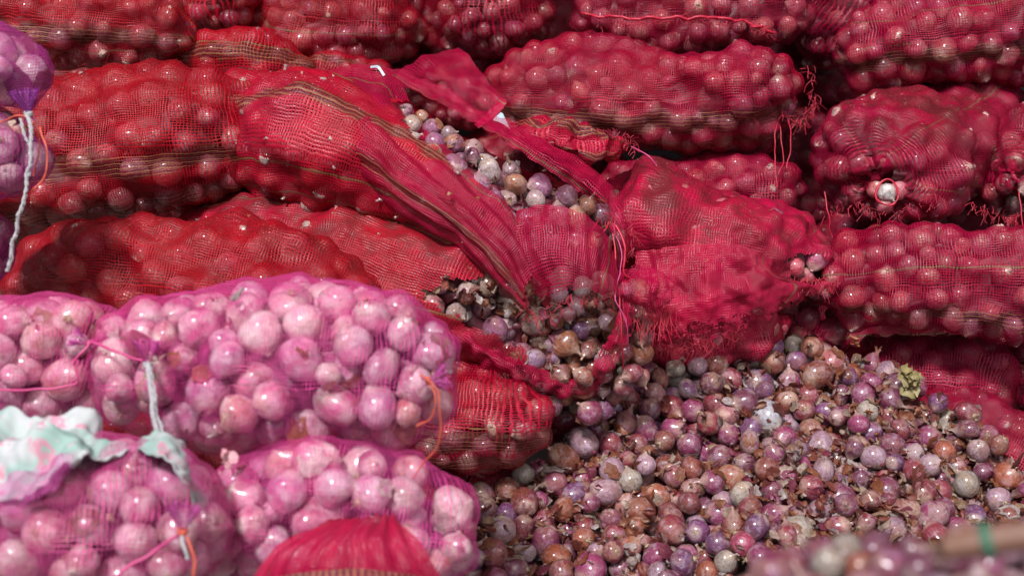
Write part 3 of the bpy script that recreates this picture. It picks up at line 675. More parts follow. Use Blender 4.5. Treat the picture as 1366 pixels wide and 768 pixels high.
nRim = drape('rolled_rim', [
    [(575,392,1.865), (570,412,1.830), (585,432,1.835), (600,446,1.865)],
    [(618,418,1.850), (610,438,1.815), (618,462,1.820), (630,476,1.855)],
    [(662,448,1.850), (655,468,1.815), (660,490,1.820), (668,502,1.855)],
    [(712,478,1.855), (705,496,1.820), (708,512,1.825), (716,522,1.865)],
    [(760,502,1.875), (752,512,1.845), (752,524,1.850), (762,532,1.885)],
    [(806,496,1.895), (804,508,1.875), (806,520,1.875), (812,528,1.905)]], NF, nu=110, nv=36, seed=44, wr=.004, wr2=.0008, ws=.03, dens=.35, dust=.15, ragged=(0,.03,.06,0), parent=sR, fold=.001, foldk=2)
fringe(sR, [(590,405,1.87), (650,445,1.855), (710,480,1.86), (790,500,1.9)], 120, .012, M['cord_red'], 33)
nO7 = drape('hanging_shred', [
    [(800,395,1.86), (826,392,1.85), (850,400,1.86)], [(860,420,1.90), (880,430,1.89), (900,425,1.9)], [(880,455,1.96), (905,450,1.95), (925,448,1.96)]],
    NF, nu=40, nv=20, seed=10, wr=.006, wr2=.002, dens=.6, dust=.2, ragged=(0,.3,.1,.2), parent=sO)
for k, (pts, r) in enumerate([
    ([(815,300,1.84), (822,350,1.82), (826,400,1.80), (828,450,1.80), (832,490,1.84)], .0011),
    ([(818,298,1.84), (830,345,1.82), (822,395,1.79), (838,440,1.80), (836,470,1.83)], .0008),
    ([(800,292,1.84), (788,320,1.85), (796,332,1.86)], .0010),
    ([(822,302,1.83), (836,330,1.82), (832,360,1.82), (842,372,1.83)], .0016),
    ([(812,296,1.84), (804,310,1.83), (796,316,1.85)], .0012)]):
    child_cord(sO, pts, r, M['cord_red'] if k != 1 else M['cord_pink'], seed=k)
fringe(sO, [(800,290,1.86), (835,300,1.85), (842,340,1.86)], 90, .018, M['cord_red'], 1)
fringe(sO, [(830,405,1.84), (870,420,1.84), (900,405,1.84)], 110, .035, M['cord_red'], 2, dirn=(0, 1), spread=.25)
fringe(sO, [(690,370,1.79), (715,425,1.80), (760,395,1.78), (820,400,1.81)], 120, .014, M['cord_red'], 3)
fringe(sO, [(560,165,1.88), (640,238,1.83), (700,300,1.81)], 50, .008, M['cord_red'], 4)

# folded net behind the rip, its pale tag, and the empty sack next to it
nP = drape('folded_net', [
    [(518,112,2.16), (540,88,2.12), (575,72,2.10), (606,66,2.10)],
    [(545,118,2.06), (565,100,2.04), (590,78,2.06), (612,62,2.08)],
    [(590,128,2.04), (602,112,2.02), (615,98,2.03), (630,82,2.05)],
    [(628,146,2.02), (640,134,2.0), (648,124,2.0), (654,112,2.02)],
    [(648,165,2.0), (660,156,1.985), (668,146,1.99), (676,134,2.0)]], NF, nu=70, nv=50, seed=12, wr=.0030, wr2=.0006, ws=.05, dens=.25, dust=.1, fold=.002, foldk=2)
tag(nP, 'loose folded piece of red net sticking up behind the rip of the torn sack', 'net', 'loose red netting')
nPf = drape('turned_corner', [[(632,166,1.985), (648,152,1.975), (668,130,1.98)], [(640,172,1.975), (658,158,1.965), (678,136,1.97)]], NF, nu=16, nv=30, seed=13, wr=.002, dens=1, dust=0, parent=nP)
tg = drape('torn_tag', [[(668,150,1.965), (671,152,1.963), (672,154,1.962)], [(657,160,1.955), (668,164,1.953), (681,173,1.955)]], M['tag'], nu=10, nv=10, seed=14, wr=.0006, wr2=.0003, thick=.0006)
tag(tg, 'small pale blue plastic scrap at the corner of the folded net', 'scrap')
sP2 = sack('half-empty folded red sack with shiny dark stripes, tucked right of the pale tag', [(672,168,2.06,20), (730,184,2.0,30), (790,196,2.0,30), (842,196,2.04,20)], seed=39, net='net_fine', dens=.8, dust=.1, nofill=True, bands=[(.16,.05), (.93,.03)], wrinkle=2.5, lump=2.2, caps=(1,.7))[0]
child_cord(sP2, [(842,196,2.02), (862,204,2.0), (876,222,2.0)], .0009, M['cord_pink'], seed=3)
fringe(sP2, [(770,180,2.0), (830,178,2.02), (845,200,2.03)], 70, .016, M['cord_red'], 7)

# frayed ties on the wall sacks
fringe(sF, [(1040,150,2.2), (1070,160,2.2), (1085,130,2.2), (1080,90,2.2)], 90, .020, M['cord_red'], 8)
for k, pts in enumerate([[(1036,165,2.19), (1034,205,2.17), (1036,250,2.15)], [(1052,160,2.19), (1055,195,2.16), (1050,225,2.15)], [(1041,170,2.19), (1044,210,2.17), (1040,235,2.16)]]):
    child_cord(sF, pts, .0008, M['cord_red'], seed=k+10)
fringe(sE, [(800,30,2.26), (900,26,2.24), (1000,30,2.24), (1020,40,2.24)], 260, .012, M['cord_red'], 9, spread=1)
child_cord(sE, [(775,20,2.26), (860,26,2.22), (960,24,2.22), (1030,40,2.25)], .003, M['cord_red'], seed=31, strands=2, n=60, name='seam_cord', wig=.003)
rg = [P(1183+15*math.cos(a), 258+17*math.sin(a)+2*math.sin(2*a+1), 2.0) for a in np.linspace(0, 6.283, 30)]
V_, F_ = tube(rg, .0014, 7, .4, 0, .4); o_ = link('torn_ring', mesh_from('torn_ring', V_-np.array(sH.location), F_, M['cord_red']), sH)
fringe(sH, [(1095,285,2.0), (1140,275,1.99), (1190,285,1.98), (1260,262,2.02)], 90, .016, M['cord_red'], 10, spread=.6)
child_cord(sH, [(1100,255,2.0), (1105,290,1.99), (1110,318,2.0)], .0009, M['cord_red'], seed=21)
white_onion = place_onion(O_LOOSE[0], P(1183, 257, 2.035), .0135, random.Random(4), None, (.78,.80,.74)); tag(white_onion, 'single greenish white onion held in the torn ring of the end-on sack', 'onion')
fringe(sI, [(1300,270,2.05), (1340,292,2.03), (1362,280,2.03)], 60, .018, M['cord_red'], 12)
child_cord(sI, [(1360,255,2.03), (1362,285,2.02), (1364,312,2.02)], .0009, M['cord_red'], seed=22)
fringe(sL, [(850,405,2.0), (950,400,1.97), (1050,378,1.97), (1120,372,1.98)], 300, .022, M['cord_red'], 13, spread=.6)
fringe(sL2, [(850,440,2.0), (900,465,1.98), (980,440,1.98)], 260, .022, M['cord_red'], 14, spread=.9)
nL = drape('torn_net_edge', [
    [(846,338,1.985), (905,328,1.958), (980,326,1.945), (1015,338,1.95), (1040,356,1.985)],
    [(840,372,1.97), (902,364,1.948), (980,358,1.94), (1020,362,1.945), (1046,378,1.97)],
    [(846,405,1.975), (905,400,1.945), (985,392,1.94), (1055,380,1.955), (1108,380,1.98)],
    [(852,432,1.975), (905,430,1.95), (980,420,1.95), (1045,400,1.965), (1105,386,1.985)],
    [(858,462,1.985), (900,462,1.96), (960,452,1.96), (1025,425,1.975), (1095,394,2.0)]], NF, nu=80, nv=150, seed=15, wr=.0040, wr2=.0008, ws=.05, dens=.75, dust=.45, ragged=(.0,.25,.03,.05), fold=.0012, foldk=6, parent=sL, bands=[])

# ================================================================== PURPLE AND PINK SACKS (front left)
PK = dict(net='net_pink', meshes=O_PINK, cols=PINK_COLS, r0=.0225, res=.0046, dens=.5, dust=.0, sag=.30, taut=60, layers=(0, .95), flaps=.55, necks=.35, group='pink net sacks of onions', tight=.80, lump=1.1)
PU = dict(PK, net='net_purple', group='purple net sacks of onions')
sT = sack('purple net sack at the frame edge, gathered with a white rope', [(-90,205,1.62,50), (-20,212,1.60,58), (30,215,1.60,54), (66,210,1.62,36)], seed=41, radial=[(38,150,.003,60,12)], **PU)[0]
sT1 = sack('bulging top of purple net above the white rope knot', [(-70,70,1.64,40), (-10,85,1.60,48), (25,110,1.59,44), (40,150,1.58,16)], seed=42, **PU)[0]
sT2 = sack('dark purple net sack under the roped one', [(-90,322,1.68,56), (-20,330,1.66,62), (18,330,1.66,42)], seed=43, **PU)[0]
tie(sT, 38, 152, 1.555, -.1, -1, .018, M['cord_white'], M['net_purple'], 4)
child_cord(sT, [(36,150,1.54), (42,175,1.53), (38,230,1.53), (26,290,1.53), (10,362,1.54)], .0017, M['cord_white'], strands=3, n=60, seed=5, name='white_rope')
child_cord(sT, [(30,160,1.545), (34,180,1.53), (42,200,1.53), (40,235,1.53)], .0013, M['cord_white'], strands=2, n=30, seed=6, name='white_rope')
child_cord(sT, [(52,170,1.55), (62,200,1.54), (60,235,1.54), (42,254,1.54)], .0012, M['cord_orange'], seed=7)
child_cord(sT, [(0,165,1.56), (25,155,1.55), (50,172,1.55), (52,205,1.54), (44,235,1.54)], .0010, M['cord_orange'], seed=8)
sU1 = sack('pink net sack cut by the left frame edge, lying above the mint cloth', [(-110,488,1.56,90), (10,488,1.53,90), (110,492,1.52,88), (178,505,1.53,70)], seed=44, radial=[(110,458,.003,70,12)], **PK)[0]
sU2 = sack('plump pink net sack tied with orange cord at its round end', [(155,510,1.55,72), (220,500,1.51,100), (330,492,1.48,112), (450,494,1.47,114), (530,502,1.48,104), (583,508,1.52,66)], seed=45, radial=[(575,505,.0035,60,13), (197,478,.003,50,11)], **PK)[0]
sV = sack('pink net sack in the bottom left corner under the mint cloth', [(-60,700,1.36,96), (40,700,1.33,102), (140,696,1.32,102), (225,705,1.34,92), (285,735,1.38,62)], seed=46, radial=[(245,708,.004,70,13)], **PK)[0]
sW = sack('purplish pink net sack along the bottom edge, behind the red net flap', [(262,700,1.46,62), (350,690,1.42,88), (450,688,1.41,90), (540,700,1.43,90), (590,718,1.48,68)], seed=47, radial=[(300,700,.003,50,12)], **PK)[0]
tie(sU1, 118, 458, 1.435, -.8, -.4, .012, M['cord_pink'], M['net_pink'], 5)
tie(sU2, 197, 486, 1.40, .05, -1, .016, M['cord_white'], M['net_pink'], 6)
child_cord(sU2, [(197,484,1.395), (200,520,1.385), (206,555,1.38), (214,585,1.37)], .0020, M['cord_white'], strands=3, n=50, seed=9, name='white_rope')
child_cord(sU2, [(200,490,1.39), (206,530,1.385), (212,560,1.38), (222,584,1.37)], .0013, M['cord_white'], strands=2, n=40, seed=10, name='white_rope')
child_cord(sU1, [(120,455,1.43), (150,468,1.415), (192,482,1.40)], .0014, M['cord_pink'], seed=11)
child_cord(sU1, [(-30,520,1.44), (40,518,1.43), (100,512,1.43), (104,480,1.43), (118,458,1.43)], .0013, M['cord_pink'], seed=12)
tie(sU2, 572, 508, 1.385, .7, -.2, .014, M['cord_orange'], M['net_pink'], 7)
child_cord(sU2, [(560,500,1.38), (578,515,1.37), (586,545,1.37), (584,590,1.38), (560,625,1.40), (548,640,1.40)], .0009, M['cord_orange'], seed=13)
child_cord(sU2, [(572,508,1.38), (582,530,1.372), (575,560,1.375), (555,568,1.38)], .0010, M['cord_orange'], seed=14)
tie(sV, 244, 708, 1.225, .1, -1, .016, M['cord_orange'], M['net_pink'], 8)
child_cord(sV, [(248,715,1.215), (256,735,1.21), (262,770,1.21)], .0014, M['cord_orange'], seed=15)
child_cord(sV, [(240,712,1.22), (205,735,1.22), (150,772,1.22)], .0016, M['cord_pink'], seed=16)
child_cord(sV, [(244,712,1.22), (246,728,1.215), (250,745,1.215)], .0018, M['cord_white'], seed=17)

nX = drape('net_flap', [
    [(330,790,1.30), (400,800,1.28), (500,800,1.28), (600,790,1.30)],
    [(345,758,1.30), (410,752,1.27), (500,756,1.27), (582,760,1.29)],
    [(380,722,1.31), (430,716,1.28), (490,716,1.28), (560,726,1.29)],
    [(425,699,1.33), (460,694,1.315), (500,690,1.31), (532,694,1.32)],
    [(440,697,1.36), (465,692,1.34), (500,688,1.34), (528,690,1.35)]], M['net_fine'], nu=80, nv=110, seed=16, wr=.0025, wr2=.0004, ws=.07, dens=1.0, dust=.0, fold=.0015)
tag(nX, 'bright red net flap pushed up in front of the purplish pink sack, bottom edge', 'net', 'loose red netting')
nXb = drape('striped_hem', [
    [(355,772,1.262), (410,762,1.250), (480,758,1.246), (560,768,1.258), (590,775,1.27)],
    [(358,780,1.262), (410,775,1.248), (480,772,1.244), (560,780,1.258), (592,786,1.27)]], M['net_fine'], nu=12, nv=90, seed=17, wr=.0015, wr2=.0006, dens=1, dust=.3, bands=[], parent=nX)
a_ = nXb.data.attributes['ctl']; n_ = len(nXb.data.vertices); a_.data.foreach_set('color', np.tile(np.array([1, .9, .2, 1], np.float32), n_))

# mint floral cloth
def cloth_mat():
    s = N('mint_floral_cloth'); uv = s.new('ShaderNodeUVMap', uv_map='UVMap').outputs[0]
    u3 = s.vmul(uv, (26, 26, 26))
    vo = s.new('ShaderNodeTexVoronoi', {'Vector': u3, 'Scale': 1.0, 'Randomness': .9}); dist = vo.outputs['Distance']; rc = s.new('ShaderNodeSeparateColor', {0: vo.outputs['Color']}).outputs[0]
    wob = s.math('ADD', dist, s.rng(s.noise(u3, 5, 2), .3, .7, -.12, .12))
    ring = s.math('MULTIPLY', s.math('GREATER_THAN', wob, .18), s.math('LESS_THAN', wob, .33))
    ring = s.math('MULTIPLY', ring, s.math('GREATER_THAN', rc, .25))
    c = s.mix(s.rng(s.noise(u3, .5, 2), .42, .55), (.24,.36,.32), (.42,.44,.44))
    c = s.mix(s.math('MULTIPLY', ring, .7), c, (.55,.16,.26))
    c = s.mix(s.rng(s.noise(u3, 3.2, 3), .60, .66, 0, .5), c, (.66,.28,.36))
    b = s.new('ShaderNodeBump', {'Strength': .3, 'Distance': .001, 'Height': s.noise(uv, 900, 2)})
    p = s.pr(Base_Color=c, Roughness=.85, Normal=b.outputs[0])
    return s.out(p)
M['cloth'] = cloth_mat()
cl = drape('floral_cloth', [
    [(-40,545,1.36), (20,552,1.34), (75,560,1.33), (110,562,1.34), (150,592,1.34), (178,602,1.345)],
    [(-40,580,1.31), (20,585,1.29), (70,590,1.28), (110,588,1.28), (145,600,1.29), (172,606,1.30)],
    [(-40,625,1.27), (10,632,1.255), (50,630,1.25), (80,612,1.25), (110,604,1.26), (140,604,1.27)],
    [(-40,662,1.245), (0,662,1.24), (25,658,1.235), (48,648,1.235), (66,630,1.24), (90,612,1.25)]], M['cloth'], nu=110, nv=130, seed=18, wr=.009, wr2=.0022, ws=.042, ragged=(0,.02,0,0), thick=.0012)
tag(cl, 'crumpled mint and white floral cloth on the bottom left pink sack', 'cloth', 'mint floral cloths')
cl2 = drape('floral_cloth', [
    [(172,598,1.345), (190,584,1.34), (212,578,1.335), (238,584,1.34), (256,606,1.35), (268,640,1.35), (274,668,1.35)],
    [(180,600,1.31), (200,594,1.295), (222,592,1.285), (240,606,1.285), (252,630,1.29), (264,655,1.30), (273,675,1.31)],
    [(186,600,1.275), (204,602,1.262), (222,608,1.252), (234,622,1.25), (246,642,1.255), (260,662,1.27), (272,690,1.28)]], M['cloth'], nu=50, nv=110, seed=19, wr=.003, wr2=.0015, ws=.04, ragged=(0,.0,0,.03), thick=.0012)
tag(cl2, 'narrow fold of mint floral cloth hanging over the corner sack, under the white rope', 'cloth', 'mint floral cloths')
nV = drape('torn_pink_net', [
    [(40,630,1.25), (60,612,1.24), (82,608,1.235), (100,622,1.232)],
    [(-20,660,1.235), (24,660,1.222), (70,640,1.215), (84,640,1.22)],
    [(-20,690,1.225), (14,682,1.215), (50,668,1.212), (78,652,1.215)]], M['net_pink'], nu=40, nv=50, seed=20, wr=.004, wr2=.0015, dens=1, dust=.1, ragged=(0,.15,0,.1), parent=sV)
# ================================================================== THE LOOSE HEAP
COLS = [('magenta-purple', (.25,.020,.10)), ('wine red', (.22,.012,.03)), ('rusty orange-brown', (.32,.07,.02)), ('deep violet', (.15,.030,.13)), ('pale lilac', (.36,.22,.28)),
        ('greyish green-white', (.36,.33,.26)), ('reddish brown', (.22,.045,.025)), ('plum', (.15,.018,.06)), ('dusty pink', (.34,.10,.12))]
CW = [.22, .18, .08, .11, .12, .05, .08, .13, .03]
rows = [[P(x, y, dd+ (0.02 if x > 1250 else 0)) for x in range(560, 1441, 20)] for y, dd in [(415,2.15), (440,2.10), (480,2.05), (530,2.0), (590,1.94), (650,1.88), (720,1.81), (800,1.74), (880,1.70)]]
G = np.array([crom(np.array(rows)[:, j], 70) for j in range(len(rows[0]))]).transpose(1, 0, 2)
G = np.array([crom(G[i], 120) for i in range(70)])
gn = WN(91, 1/.16); gn2 = WN(92, 1/.4)
NG = normals(G, False); 
if (NG @ UPV).mean() < 0: NG = -NG
G = G+NG*(.018+gn(G)*.010+gn2(G)*.008)[..., None]
pg = proj(G)
HEAP = [(985,432), (1030,440), (1075,452), (1120,470), (1180,482), (1215,505), (1260,540), (1310,560), (1345,600), (1380,640), (1440,660), (1440,900), (560,900), (585,790), (600,740), (622,690), (640,660), (690,628), (740,605), (785,578), (818,535), (832,505), (860,484), (900,485), (930,460), (955,440)]
mk = inpoly(pg[..., 0], pg[..., 1], HEAP)
def big_pack(G, NG, mk, r0, n_try, seed, cap, tight=.90):
    r_ = np.random.default_rng(seed); idx = np.nonzero(mk.ravel())[0]; Gf, Nf = G.reshape(-1, 3), NG.reshape(-1, 3)
    ch = r_.choice(idx, n_try); dep = np.sort(r_.uniform(0, 1, n_try))**1.0*r0*3.0
    C = np.zeros((cap, 3)); R = np.zeros(cap); D = np.zeros(cap); n = 0
    cells = r_.normal(0, .006, (n_try, 3))
    for k in range(n_try):
        r = r0*math.exp(r_.normal(0, .12)); r = min(max(r, r0*.62), r0*1.35)
        if k > n_try*.5: r *= .85
        c = Gf[ch[k]]+cells[k]-Nf[ch[k]]*(dep[k]+r*.6)
        if n and ((C[:n]-c)**2 @ np.ones(3) < (tight*(R[:n]+r))**2).any(): continue
        C[n] = c; R[n] = r; D[n] = dep[k]; n += 1
        if n >= cap: break
    return C[:n], R[:n], D[:n]
HC, HR, HD = big_pack(G, NG, mk, .0172, 48000, 5, 2800, .86)
# what shows largest: near the top of the heap, in frame
pr_ = proj(HC); vis = (pr_[:, 0] > 590) & (pr_[:, 0] < 1376) & (pr_[:, 1] < 778) & (pr_[:, 1] > 400)
score = HR/pr_[:, 2]-HD*.35-(~vis)*1.0
for i in range(len(HC)):           # hidden behind a nearer one?
    d = np.hypot(*(pr_[:, :2]-pr_[i, :2]).T); rp = HR/pr_[:, 2]*FPX
    near = (pr_[:, 2] < pr_[i, 2]-.004) & (d < rp*1.0)
    score[i] -= .004*np.clip(near.sum(), 0, 4)
order = np.argsort(-score); N_IND = 240
ind = set(order[:N_IND].tolist())
rr = random.Random(99)
LM = [((985,440), 'at the heap crest'), ((860,500), 'below the hanging red cords'), ((1190,500), 'beside the slack red sack'), ((1310,580), 'against the flat dusty sack'),
      ((700,610), 'by the plaid-striped sack'), ((640,710), 'next to the purplish pink sack'), ((800,640), 'on the left slope'), ((1010,560), 'in mid heap'), ((940,700), 'low on the heap front'),
      ((1180,620), 'on the right slope'), ((1290,680), 'just above the wooden pole'), ((1100,690), 'above the blurred basket'), ((760,730), 'at the bottom edge')]
placed = []
spec = {(1000,730): ('wine red', (.42,.03,.10), 1.30), (1065,705): ('greyish green-white', (.50,.50,.40), 1.35), (1033,545): ('pale lilac', (.40,.43,.47), 1.25), (668,728): ('wine red', (.30,.03,.09), 1.2), (1105,490): ('reddish brown', (.38,.10,.10), 1.1)}
used = {}
for key, v in spec.items():
    j = min((i for i in ind), key=lambda i: math.hypot(pr_[i, 0]-key[0], pr_[i, 1]-key[1])+HD[i]*800); used[j] = v
recs = []
stuffV, stuffF, stuffL, stuffT, stuffR, so = [], [], [], [], [], 0
FL, NK = 0, 0
for i in range(len(HC)):
    ci = rr.choices(range(len(COLS)), CW)[0]; cn, cc = COLS[ci]; sc_ = 1.0
    if i in used: cn, cc, sc_ = used[i]
    k = rr.uniform(.8, 1.2); cc = tuple(min(.8, a*k) for a in cc); km = rr.randrange(len(O_LOOSE)); q = rand_quat(rr)
    if i in ind:
        o = place_onion(O_LOOSE[km], HC[i], HR[i]*sc_, rr, None, cc, q); o['group'] = 'loose onions in the heap'
        fl = rr.random() < .75; nk = rr.random() < .5
        if fl: link('peeling_skin', FLAPS[rr.randrange(8)], o)
        if rr.random() < .4: link('root_tuft', ROOTS[rr.randrange(3)], o)
        if nk: link('dry_neck', NECKS[rr.randrange(5)], o)
        recs.append([o, cn, HR[i]*sc_, KINDS[km], fl, nk, pr_[i]])
    else:
        me = O_LOOSE[km]; nV_ = len(me.vertices); a = np.empty(nV_*3, np.float32); me.vertices.foreach_get('co', a); a = a.reshape(-1, 3)
        f = np.empty(len(me.polygons)*4, np.int32); me.loops.foreach_get('vertex_index', f); f = f.reshape(-1, 4)
        Rm = np.array(q.to_matrix()); stuffV.append(a @ Rm.T*HR[i]+HC[i]); stuffF.append(f+so); so += nV_
        stuffL.append(a); stuffT.append(np.tile([*cc, 1], (nV_, 1))); stuffR.append(np.full(nV_, rr.random()))
me = mesh_from('onion_heap', np.vstack(stuffV), np.vstack(stuffF), M['onion_joined'], attrs={'loc': ('FLOAT_VECTOR', np.vstack(stuffL)), 'tint': ('FLOAT_COLOR', np.vstack(stuffT)), 'rnd': ('FLOAT', np.concatenate(stuffR))})
o = link('onion_heap', me); o['kind'] = 'stuff'; tag(o, 'mass of small loose red onions filling the heap beneath its surface', 'onions')
def uniq(recs, what):
    """labels by look first, then by the landmark, then by size and order along the heap"""
    def size(r): return 'large' if r > .0205 else 'small' if r < .0160 else 'medium'
    groups = {}
    for rec in recs:
        o, cn, r, kd, fl, nk, p = rec
        lm = min(LM, key=lambda q: math.hypot(q[0][0]-p[0], q[0][1]-p[1]))[1]
        sh = {'round': 'round', 'flat': 'squat', 'long': 'elongated', 'lobed': 'double-lobed'}[kd]
        st = {(True, True): 'peeling long-necked ', (True, False): 'peeling ', (False, True): 'long-necked ', (False, False): ''}[(fl, nk)]
        groups.setdefault((size(r), cn, sh, st, lm), []).append(rec)
    for (s_, cn, sh, st, lm), rs in groups.items():
        rs.sort(key=lambda q: q[6][1]); n = len(rs)
        words = [''] if n == 1 else ['upper ', 'lower '] if n == 2 else ['upper ', 'middle ', 'lower '] if n == 3 else [f'{w_} ' for w_ in ['topmost', 'second highest', 'middle', 'second lowest', 'lowest', 'other', 'other', 'other']]
        for w_, q in zip(words, rs): q[0]['label'] = f'{w_}{s_} {st}{cn} {sh} {what} {lm}'; q[0]['category'] = 'onion'
uniq(recs, 'onion')

# onions spilled between the slit sack and the heap
SB = np.array([crom([P(*q) for q in r_], 60) for r_ in ([(640,395,1.93), (720,395,1.92), (800,400,1.93), (870,430,1.97)], [(650,440,1.91), (720,440,1.90), (800,445,1.91), (880,470,1.96)], [(700,480,1.92), (760,490,1.91), (820,500,1.93), (890,500,1.97)], [(690,540,1.98), (750,545,1.97), (820,530,1.97), (880,520,1.99)])])
SB = np.array([crom(SB[:, j], 50) for j in range(60)]).transpose(1, 0, 2); NS = normals(SB, False)
if (NS @ UPV).mean() < 0: NS = -NS
ps = proj(SB); SC, SR, SD = big_pack(SB, NS, inpoly(ps[..., 0], ps[..., 1], [(640,392), (830,405), (838,470), (806,512), (735,500), (690,462), (640,432)]), .0165, 2600, 9, 110, .88)
p2 = proj(SC); rec2 = []
for i in range(len(SC)):
    cn, cc = COLS[rr.choices(range(len(COLS)), [.06,.08,.22,.05,.24,.18,.10,.03,.10])[0]]; km = rr.randrange(8)
    o = place_onion(O_LOOSE[km], SC[i], SR[i], rr, None, tuple(a*rr.uniform(.8, 1.2) for a in cc)); o['group'] = 'loose onions spilled below the torn sack'
    fl = rr.random() < .8
    if fl: link('peeling_skin', FLAPS[rr.randrange(8)], o)
    rec2.append([o, cn, SR[i], KINDS[km], fl, False, p2[i]])
LM = [((690,420), 'inside the slit sack mouth'), ((760,420), 'under the torn net flap'), ((770,480), 'on the rim of the slit sack'), ((850,430), 'behind the hanging red cords'), ((860,490), 'under the frayed woven cuff'), ((740,530), 'in shade below the slit sack')]
uniq(rec2, 'onion')

# dry skins scattered over the heap and in the rips
def flakes(n, centre_fn, seed, size=(.005, .016)):
    r = np.random.default_rng(seed); Vs, Fs, Rn, o = [], [], [], 0
    k, m = 5, 5
    for _ in range(n):
        c, nn = centre_fn(r)
        L, W_ = r.uniform(*size), r.uniform(.35, .8); W_ *= L
        a = r.normal(size=3); a -= nn*(a@nn)*.75; a /= np.linalg.norm(a); b = np.cross(nn+r.normal(0, .35, 3), a); b /= np.linalg.norm(b); up = np.cross(a, b)
        u = np.linspace(-1, 1, k)[:, None]; v = np.linspace(-1, 1, m)[None, :]
        wv = np.sqrt(np.clip(1.15-u*u, .1, 1))*(1+r.normal(0, .22, (k, 1)))
        c1, c2 = r.uniform(-.7, .7), r.uniform(-1.6, 1.6)
        X = c+(u+r.normal(0, .12, (k, m)))[..., None]*a*L+(v*wv+r.normal(0, .10, (k, m)))[..., None]*b*W_+(c1*u*u+c2*v*v*(W_/L)+r.normal(0, .05, (k, m)))[..., None]*up*L*.8
        Vs.append(X.reshape(-1, 3)); Fs.append(grid_faces(k, m)+o); o += k*m; Rn.append(np.full(k*m, r.random()))
    return np.vstack(Vs), np.vstack(Fs), np.concatenate(Rn)
hidx = np.nonzero(mk.ravel() & (pg[..., 1].ravel() < 800))[0]; Gf, Nf = G.reshape(-1, 3), NG.reshape(-1, 3)
dens_n = WN(123, 1/.25)
def heap_c(r):
    while True:
        i = r.choice(hidx)
        if r.random() < .45+.45*dens_n(Gf[i][None])[0]: break
    n = Nf[i]; return Gf[i]+r.normal(0, .004, 3)-n*(r.uniform(-.001, .032)), n
V_, F_, R_ = flakes(3600, heap_c, 3, (.0025, .0110))
o = link('onion_skin_litter', mesh_from('onion_skin_litter', V_, F_, M['paper_joined'], attrs={'rnd': ('FLOAT', R_)})); o['kind'] = 'stuff'; tag(o, 'scattered brown and tan papery onion skins lying among the loose onions', 'onion skins')
TC, TR = SACKS_BY[sR.name]; OC, OR = SACKS_BY[sO.name]
def in_hole(C, poly): p = proj(C); return C[inpoly(p[:, 0], p[:, 1], poly)]
c_a = in_hole(TC, [(575,388), (640,368), (720,395), (810,400), (805,480), (745,480), (690,455), (620,420)]); c_b = in_hole(OC, [(530,130), (640,160), (740,215), (840,290), (840,350), (700,300), (600,240)])
def rip(cs, amt):
    def f(r):
        c = cs[r.integers(len(cs))]; n = CAM-c; n /= np.linalg.norm(n)
        return c+n*r.uniform(-.004, .014)+r.normal(0, .011, 3), n
    return f
if len(c_a) and len(c_b):
    V1 = flakes(420, rip(c_a, 1), 4, (.0035, .010)); V2 = flakes(70, rip(c_b, 1), 5, (.003, .008))
    for par, (V_, F_, R_) in ((sR, V1), (sO, V2)):
        o = link('dry_skins', mesh_from('dry_skins', V_-np.array(par.location), F_, M['paper_joined'], attrs={'rnd': ('FLOAT', R_)}), par); o['kind'] = 'stuff'

# single conspicuous scraps of skin
def scrap(px, py, d, size, mat, label, seed, n=1, grp='loose scraps of skin on the nets'):
    nn = -FWD*.6+UPV*.5; nn /= np.linalg.norm(nn); c0 = P(px, py, d); r = np.random.default_rng(seed)
    V_, F_, R_ = flakes(n, lambda r_: (c0+(r_.normal(0, size*.5, 3) if n > 1 else 0), nn), seed, (size*.8, size*1.2))
    o = link('onion_skin', mesh_from('onion_skin', V_-c0, F_, mat), None, c0); tag(o, label, 'onion skin', grp); return o
scrap(600,258,1.765,.004, M['paper_pale'], 'small whitish skin scrap on the big torn net, upper of two', 1)
scrap(637,264,1.76,.005, M['paper_pale'], 'pale skin scrap on the big torn net near the rip, right of the other', 2)
scrap(690,474,1.79,.005, M['paper'], 'tan curled skin scrap on the rim of the slit sack', 3, 4)
scrap(305,612,1.38,.006, M['paper_pink'], 'ruffled pink-white skin cluster in front of the plump pink sack', 4, 9)
scrap(320,392,1.40,.006, M['paper'], 'orange skin scrap on top of the plump pink sack', 5, 3)
scrap(1215,506,1.965,.010, M['rot'], 'yellowish rotten skins crowning the heap beside the slack red sack', 6, 22)
scrap(1140,455,2.0,.006, M['paper_pale'], 'pale dry stub standing up where the heap meets the broad sack', 7, 4)

# ================================================================== OUT-OF-FOCUS BASKET IN FRONT
bk = thing('round_basket', 'blurred shallow brown basket heaped with small onions, bottom right corner', 'basket', tuple(P(1330, 1110, .72)))
bc = np.array(bk.location)
prof = [(.02,-.02), (.13,-.015), (.150,.03), (.160,.062), (.166,.066), (.168,.060), (.158,.03), (.138,-.022), (.02,-.028)]
sg = 72; V_ = np.array([(r*math.cos(2*PI*k/sg)*(1+.006*((k+j) % 2)), r*math.sin(2*PI*k/sg)*(1+.006*((k+j) % 2)), z) for j, (r, z) in enumerate(prof) for k in range(sg)])
link('basket_bowl', mesh_from('basket_bowl', V_, grid_faces(len(prof), sg, True), M['wood'], smooth=False), bk)
a = np.linspace(0, 2*PI, 160); V_, F_ = tube(np.stack([.163*np.cos(a), .163*np.sin(a), .066+.002*np.sin(a*30)], -1), .006, 8, .35, 0, .25)
link('basket_rim', mesh_from('basket_rim', V_, F_, M['wood']), bk)
bp = []
rb = random.Random(12); tries = 0
